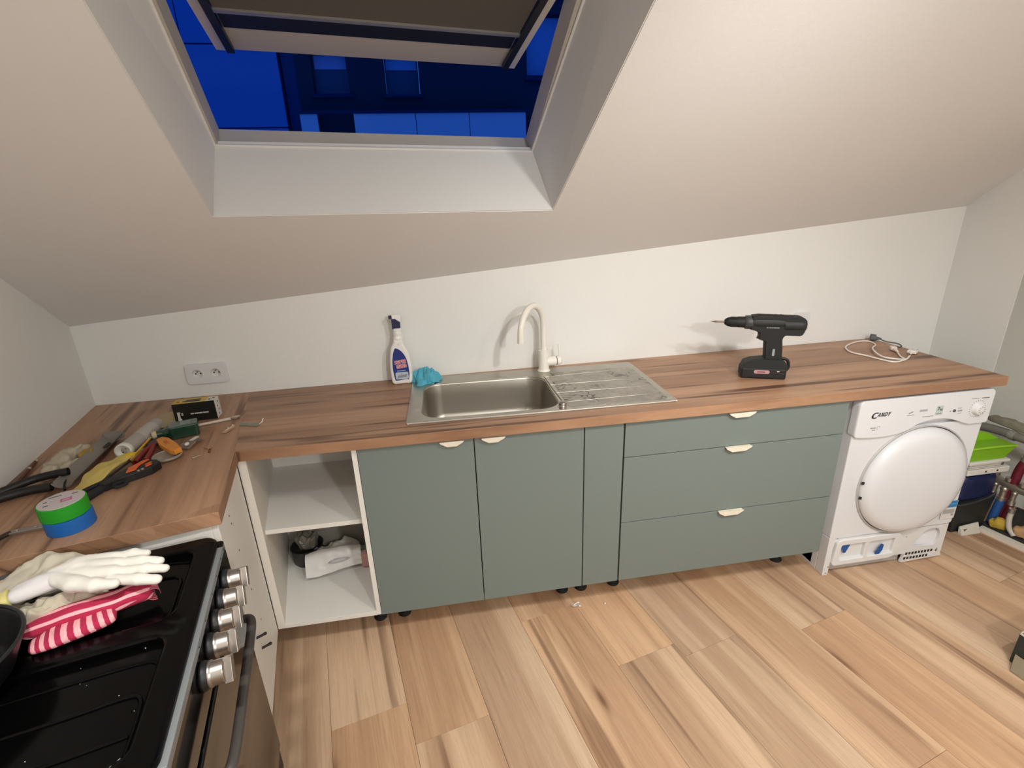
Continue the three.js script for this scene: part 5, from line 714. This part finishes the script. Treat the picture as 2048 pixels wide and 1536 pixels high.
/* ------------------------------------------------ corner past the dryer: stack of crates, water manifold in the closet */
{
  const at = [3.985, 0, 0.405];
  const b = thing('black_bin', 'black plastic tub standing on the floor right of the dryer', 'bin', at); part('tub', ext(shape([[-0.10, 0.002], [0.072, 0.002], [0.088, 0.19], [0.06, 0.184], [0.0, 0.168], [-0.118, 0.155]]), 0.066, 0.006).translate(0, 0, -0.03), mat('#202322', { roughness: 0.5 }), b); part('lip', tube([[-0.118, 0.158, 0.045], [-0.03, 0.166, 0.046], [0.05, 0.184, 0.046], [0.088, 0.206, 0.044]], 0.0055, 8, 24), mat('#34373a', { roughness: 0.45 }), b);
  const c = thing('label_card', 'small white card with grey lettering lying against the black tub', 'card', [3.965, 0, 0.462], 0.0); part('card', hexa([V3(-0.06, 0.001, 0.0), V3(0.045, 0.001, 0.0), V3(0.045, 0.001, 0.02), V3(-0.06, 0.001, 0.02), V3(-0.055, 0.036, -0.008), V3(0.05, 0.048, -0.008), V3(0.05, 0.048, -0.004), V3(-0.055, 0.036, -0.004)]), mat('#cfcabd'), c); const pr = part('print', [[-0.03, 0.02], [-0.008, 0.016], [0.014, 0.02]].map(([x, q]) => box(q, 0.010, 0.0006, x, 0.020, 0.0, 0)), mat('#5d5a50'), c); pr.rotation.x = -0.5; pr.position.set(0, 0.004, 0.0175);
  const bl = thing('blue_sack', 'dark blue plastic sack between the black tub and the white crate', 'bag', [3.985, 0.165, 0.40]); part('sack', softSlab([[-0.11, 0.07, 0, 0.04, 0.07], [-0.05, 0.072, 0, 0.044, 0.072], [0.03, 0.074, 0, 0.044, 0.074], [0.10, 0.072, 0, 0.036, 0.072]], { amp: 0.006, freq: 18, seed: 51, nu: 30, pw: 0.5 }), mat('#15204a', { roughness: 0.45 }), bl); part('sack_mouth', box(0.19, 0.006, 0.07, -0.005, 0.146, 0, 0.003), mat('#101938', { roughness: 0.5 }), bl);
  const w = thing('white_crate', 'white plastic tray with slatted side on the stack right of the dryer', 'crate', [3.995, 0.319, 0.40]); part('crate_body', span(-0.12, 0.115, 0, 0.03, -0.045, 0.048, 0.004), mat('#e3ded6', { roughness: 0.5 }), w); part('crate_rim', span(-0.125, 0.10, 0.058, 0.072, -0.048, 0.05, 0.004), mat('#e3ded6', { roughness: 0.5 }), w); for (let i = 0; i < 3; i++) part('slat', span(-0.12, 0.06, 0.034 + i * 0.009, 0.039 + i * 0.009, 0.03, 0.046, 0.001), mat('#d9d4cb', { roughness: 0.5 }), w); part('crate_core', span(-0.12, 0.095, 0.03, 0.06, -0.04, 0.032, 0), mat('#6c6862'), w); for (const x of [-0.02, 0.045]) part('slot', box(0.008, 0.009, 0.002, x, 0.016, 0.0485, 0.0008), mInk, w);
  const g = thing('green_tray', 'lime green plastic tray on top of the stack right of the dryer', 'tray', [3.985, 0.3925, 0.395]); const mL = mat('#7fb31e', { roughness: 0.5 }); part('tray_body', ext(shape([[-0.13, 0.0], [0.085, 0.0], [0.135, 0.055], [0.13, 0.062], [-0.13, 0.062]]), 0.07, 0.004).translate(0, 0, -0.032), mL, g); part('rim', ext(shape([[-0.13, 0.064], [0.142, 0.058], [0.06, 0.098], [-0.01, 0.118], [-0.13, 0.112]]), 0.006, 0.002).translate(0, 0, -0.04), mat('#8cc425', { roughness: 0.5 }), g); part('rim_edge', tube([[-0.13, 0.066, 0.044], [0.02, 0.067, 0.045], [0.14, 0.06, 0.042]], 0.005, 8, 20), mat('#9bd12f', { roughness: 0.45 }), g);
}
{
  const a = clos(-0.004, 0.13), b = clos(-0.004, 0.455), c = clos(0.026, 0.455), d = clos(0.026, 0.13);
  const st = struct('trim_2', hexa([V3(a.x, 0.0005, a.z), V3(b.x, 0.0005, b.z), V3(c.x, 0.0005, c.z), V3(d.x, 0.0005, d.z), V3(a.x, 0.022, a.z), V3(b.x, 0.022, b.z), V3(c.x, 0.022, c.z), V3(d.x, 0.022, d.z)]), mat('#dfd9cc', { roughness: 0.5 })); 
  const q = [clos(0.03, 0.1), clos(0.03, 0.455), clos(0.41, 0.455), clos(0.41, 0.1)]; struct('trim_3', hexa([...q.map(p => V3(p.x, 0.0006, p.z)), ...q.map(p => V3(p.x, 0.004, p.z))]), mat('#33332f', { roughness: 0.8 }));
  const mP = mat('#807c74', { roughness: 0.6 }), mBr = mat('#b7afa2', { metalness: 0.8, roughness: 0.35 }), mBlue = mat('#2a5c9c', { roughness: 0.5 }), mRed = mat('#6d1c2d', { roughness: 0.5 });
  const g1 = thing('waste_pipe', 'thick grey insulated pipe crossing the top of the pipework', 'pipe', [4.17, 0.47, 0.36]); part('pipe', tube([[-0.02, -0.012, -0.17], [0, 0, -0.06], [0.0, 0.008, 0.1], [0.02, 0.012, 0.4]], 0.021, 16, 40), mP, g1); part('collar', lathe([[0.0235, -0.014], [0.0245, 0], [0.0235, 0.014]], 20, 'z').translate(0, 0.004, 0.02), mat('#96928a'), g1);
  const g2 = thing('hose_bundle', 'dusty beige crumpled sleeve lying along the grey pipe', 'sleeve', [4.19, 0.512, 0.36], -Math.PI / 2); part('sleeve', softSlab([[-0.12, 0.0, 0, 0.02, 0.014], [-0.04, 0.006, 0, 0.026, 0.02], [0.05, 0.004, 0, 0.024, 0.018], [0.16, 0.006, 0, 0.022, 0.016]], { amp: 0.006, freq: 26, seed: 61, nu: 44 }), mat('#8e8777', { roughness: 0.95 }), g2);
  const g3 = thing('manifold', 'brass-grey manifold elbow in the middle of the pipework', 'pipe', [4.16, 0.235, 0.40]); part('manifold_body', tube([[0.0, 0.018, -0.06], [0, 0.0, -0.01], [0.0, -0.008, 0.05], [0.01, -0.004, 0.14]], 0.019, 14, 30), mBr, g3); for (const z of [-0.03, 0.03, 0.09]) part('hex_nut', new THREE.CylinderGeometry(0.017, 0.017, 0.018, 6).translate(0, 0.024, z), mBr, g3);
  const ins = (name, label, cat, m, pts, r, capY) => { const o = pts[0], t = thing(name, label, cat, o); const P = pts.map(p => [p[0] - o[0], p[1] - o[1], p[2] - o[2]]); part('sleeve', tube(P, r, 14, 30), m, t); const e = part('valve', [new THREE.CylinderGeometry(r * 1.15, r * 1.15, 0.02, 6), cyl(r * 0.75, r * 0.75, 0.05, 14).translate(0, 0.03, 0), new THREE.SphereGeometry(r * 0.9, 12, 10).translate(0, 0.052, 0)], mBr, t); e.position.set(0, 0.008, 0); return t; };
  ins('blue_pipe', 'blue sleeved water pipe nearest the black tub', 'pipe', mBlue, [[4.15, 0.15, 0.388], [4.15, 0.08, 0.38], [4.15, 0.006, 0.372]], 0.015);
  ins('blue_pipe', 'second, thicker blue sleeved water pipe, right of the first', 'pipe', mBlue, [[4.15, 0.145, 0.43], [4.15, 0.07, 0.424], [4.15, 0.006, 0.42]], 0.019);
  ins('red_pipe', 'dark red sleeved pipe rising beside the manifold', 'pipe', mRed, [[4.17, 0.375, 0.462], [4.17, 0.30, 0.448], [4.17, 0.12, 0.445], [4.17, 0.006, 0.44]], 0.019);
  ins('red_pipe', 'short dark red pipe stub behind the white hose', 'pipe', mRed, [[4.15, 0.145, 0.475], [4.15, 0.08, 0.472], [4.15, 0.006, 0.47]], 0.014);
  const h = thing('white_hose', 'curved white hose hanging at the right edge of the pipework', 'hose', [4.13, 0.12, 0.50]); part('hose', tube([[0, 0.0, 0], [0, -0.04, 0.0], [0.0, -0.085, 0.012], [0, -0.112, 0.04]], 0.0115, 12, 30), mat('#cfc8ba', { roughness: 0.5 }), h); part('hose_nut', new THREE.CylinderGeometry(0.015, 0.015, 0.022, 6).translate(0, 0.008, 0), mBr, h);
  const y = thing('yellow_rag', 'yellow rag on the closet floor below the pipes', 'rag', [4.125, 0.004, 0.468], -0.9); part('rag', softSlab([[-0.035, 0.018, 0, 0.016, 0.018], [0.0, 0.028, 0, 0.02, 0.028], [0.035, 0.03, 0, 0.014, 0.028]], { amp: 0.008, freq: 40, seed: 71, nu: 24 }), mat('#c2a13c', { roughness: 0.8 }), y);
  const o = thing('orange_rag', 'pale orange cloth lump on the closet floor at the frame\u2019s right edge', 'rag', [4.17, 0.004, 0.56], -0.9); part('rag', softSlab([[-0.05, 0.02, 0, 0.02, 0.02], [0.0, 0.03, 0, 0.028, 0.03], [0.05, 0.02, 0, 0.02, 0.02]], { amp: 0.008, freq: 36, seed: 75, nu: 24 }), mat('#c59a6e', { roughness: 0.85 }), o);
}
{ // open box at the frame's right edge
  const t = thing('tool_tray', 'dark green open box on the floor at the right edge of the picture', 'box', [3.585, 0.0, 1.238], 0.10);
  const w = 0.41, d = 0.30, h = 0.13, m = mat('#2a332f', { roughness: 0.6 }); part('bottom', span(-w / 2, w / 2, 0.002, 0.008, -d / 2, d / 2), m, t); part('side', span(-w / 2, w / 2, 0.004, h, d / 2 - 0.004, d / 2), m, t); part('side', span(-w / 2, w / 2, 0.004, h, -d / 2, -d / 2 + 0.004), m, t); part('side', span(-w / 2, -w / 2 + 0.004, 0.004, h, -d / 2, d / 2), m, t); part('side', span(w / 2 - 0.004, w / 2, 0.004, h, -d / 2, d / 2), m, t);
  part('rim', tube([[-w / 2, h, -d / 2], [-w / 2, h, d / 2], [w / 2, h, d / 2], [w / 2, h, -d / 2]].flatMap((p, i, L) => { const q = L[(i + 1) % 4]; return [0.06, 0.5, 0.94].map(k => [lerp(p[0], q[0], k), p[1], lerp(p[2], q[2], k)]); }), 0.004, 8, 90, true), mat('#c9bfae'), t);
  part('cardboard_flap', hexa([V3(-w / 2 - 0.045, 0.001, -0.12), V3(-w / 2 - 0.002, 0.001, -0.14), V3(-w / 2 - 0.002, 0.001, -0.02), V3(-w / 2 - 0.04, 0.001, -0.02), V3(-w / 2 - 0.044, 0.005, -0.12), V3(-w / 2 - 0.002, 0.045, -0.14), V3(-w / 2 - 0.002, 0.045, -0.02), V3(-w / 2 - 0.039, 0.005, -0.02)]), mat('#8d8069', { roughness: 0.9 }), t);
  part('cardboard_flap', span(-w / 2 - 0.01, w / 2, 0.001, 0.005, d / 2 + 0.001, d / 2 + 0.03, 0.001), mat('#7d715c', { roughness: 0.9 }), t);
  const c = thing('plastic_scrap', 'scrap of crinkled clear wrapping on the floor before the narrow cabinet', 'wrapper', [1.907, 0.0005, 0.558]); part('film', grid(16, 12, (u, v) => [(u - 0.5) * 0.04, 0.002 + 0.012 * fbm(u * 5, v * 5, 3, 2), (v - 0.5) * 0.025]), phys('#efe9df', { roughness: 0.1, transmission: 0.5, thickness: 0, clearcoat: 1, side: THREE.DoubleSide }), c); part('bright_crease', tube([[-0.012, 0.010, 0.004], [0, 0.013, -0.002], [0.012, 0.011, -0.006]], 0.0018, 6, 10), mat('#efece6'), c);
  const e = thing('crumb', 'tiny white crumb on the floor right of the clear wrapping', 'crumb', [2.032, 0.0, 0.57]); part('crumb', new THREE.IcosahedronGeometry(0.004, 1).translate(0, 0.0035, 0), mat('#efece6'), e);
}
scene.traverse(o => { if (o.isMesh) { o.castShadow = true; o.receiveShadow = true; } });
renderer.render(scene, camera);
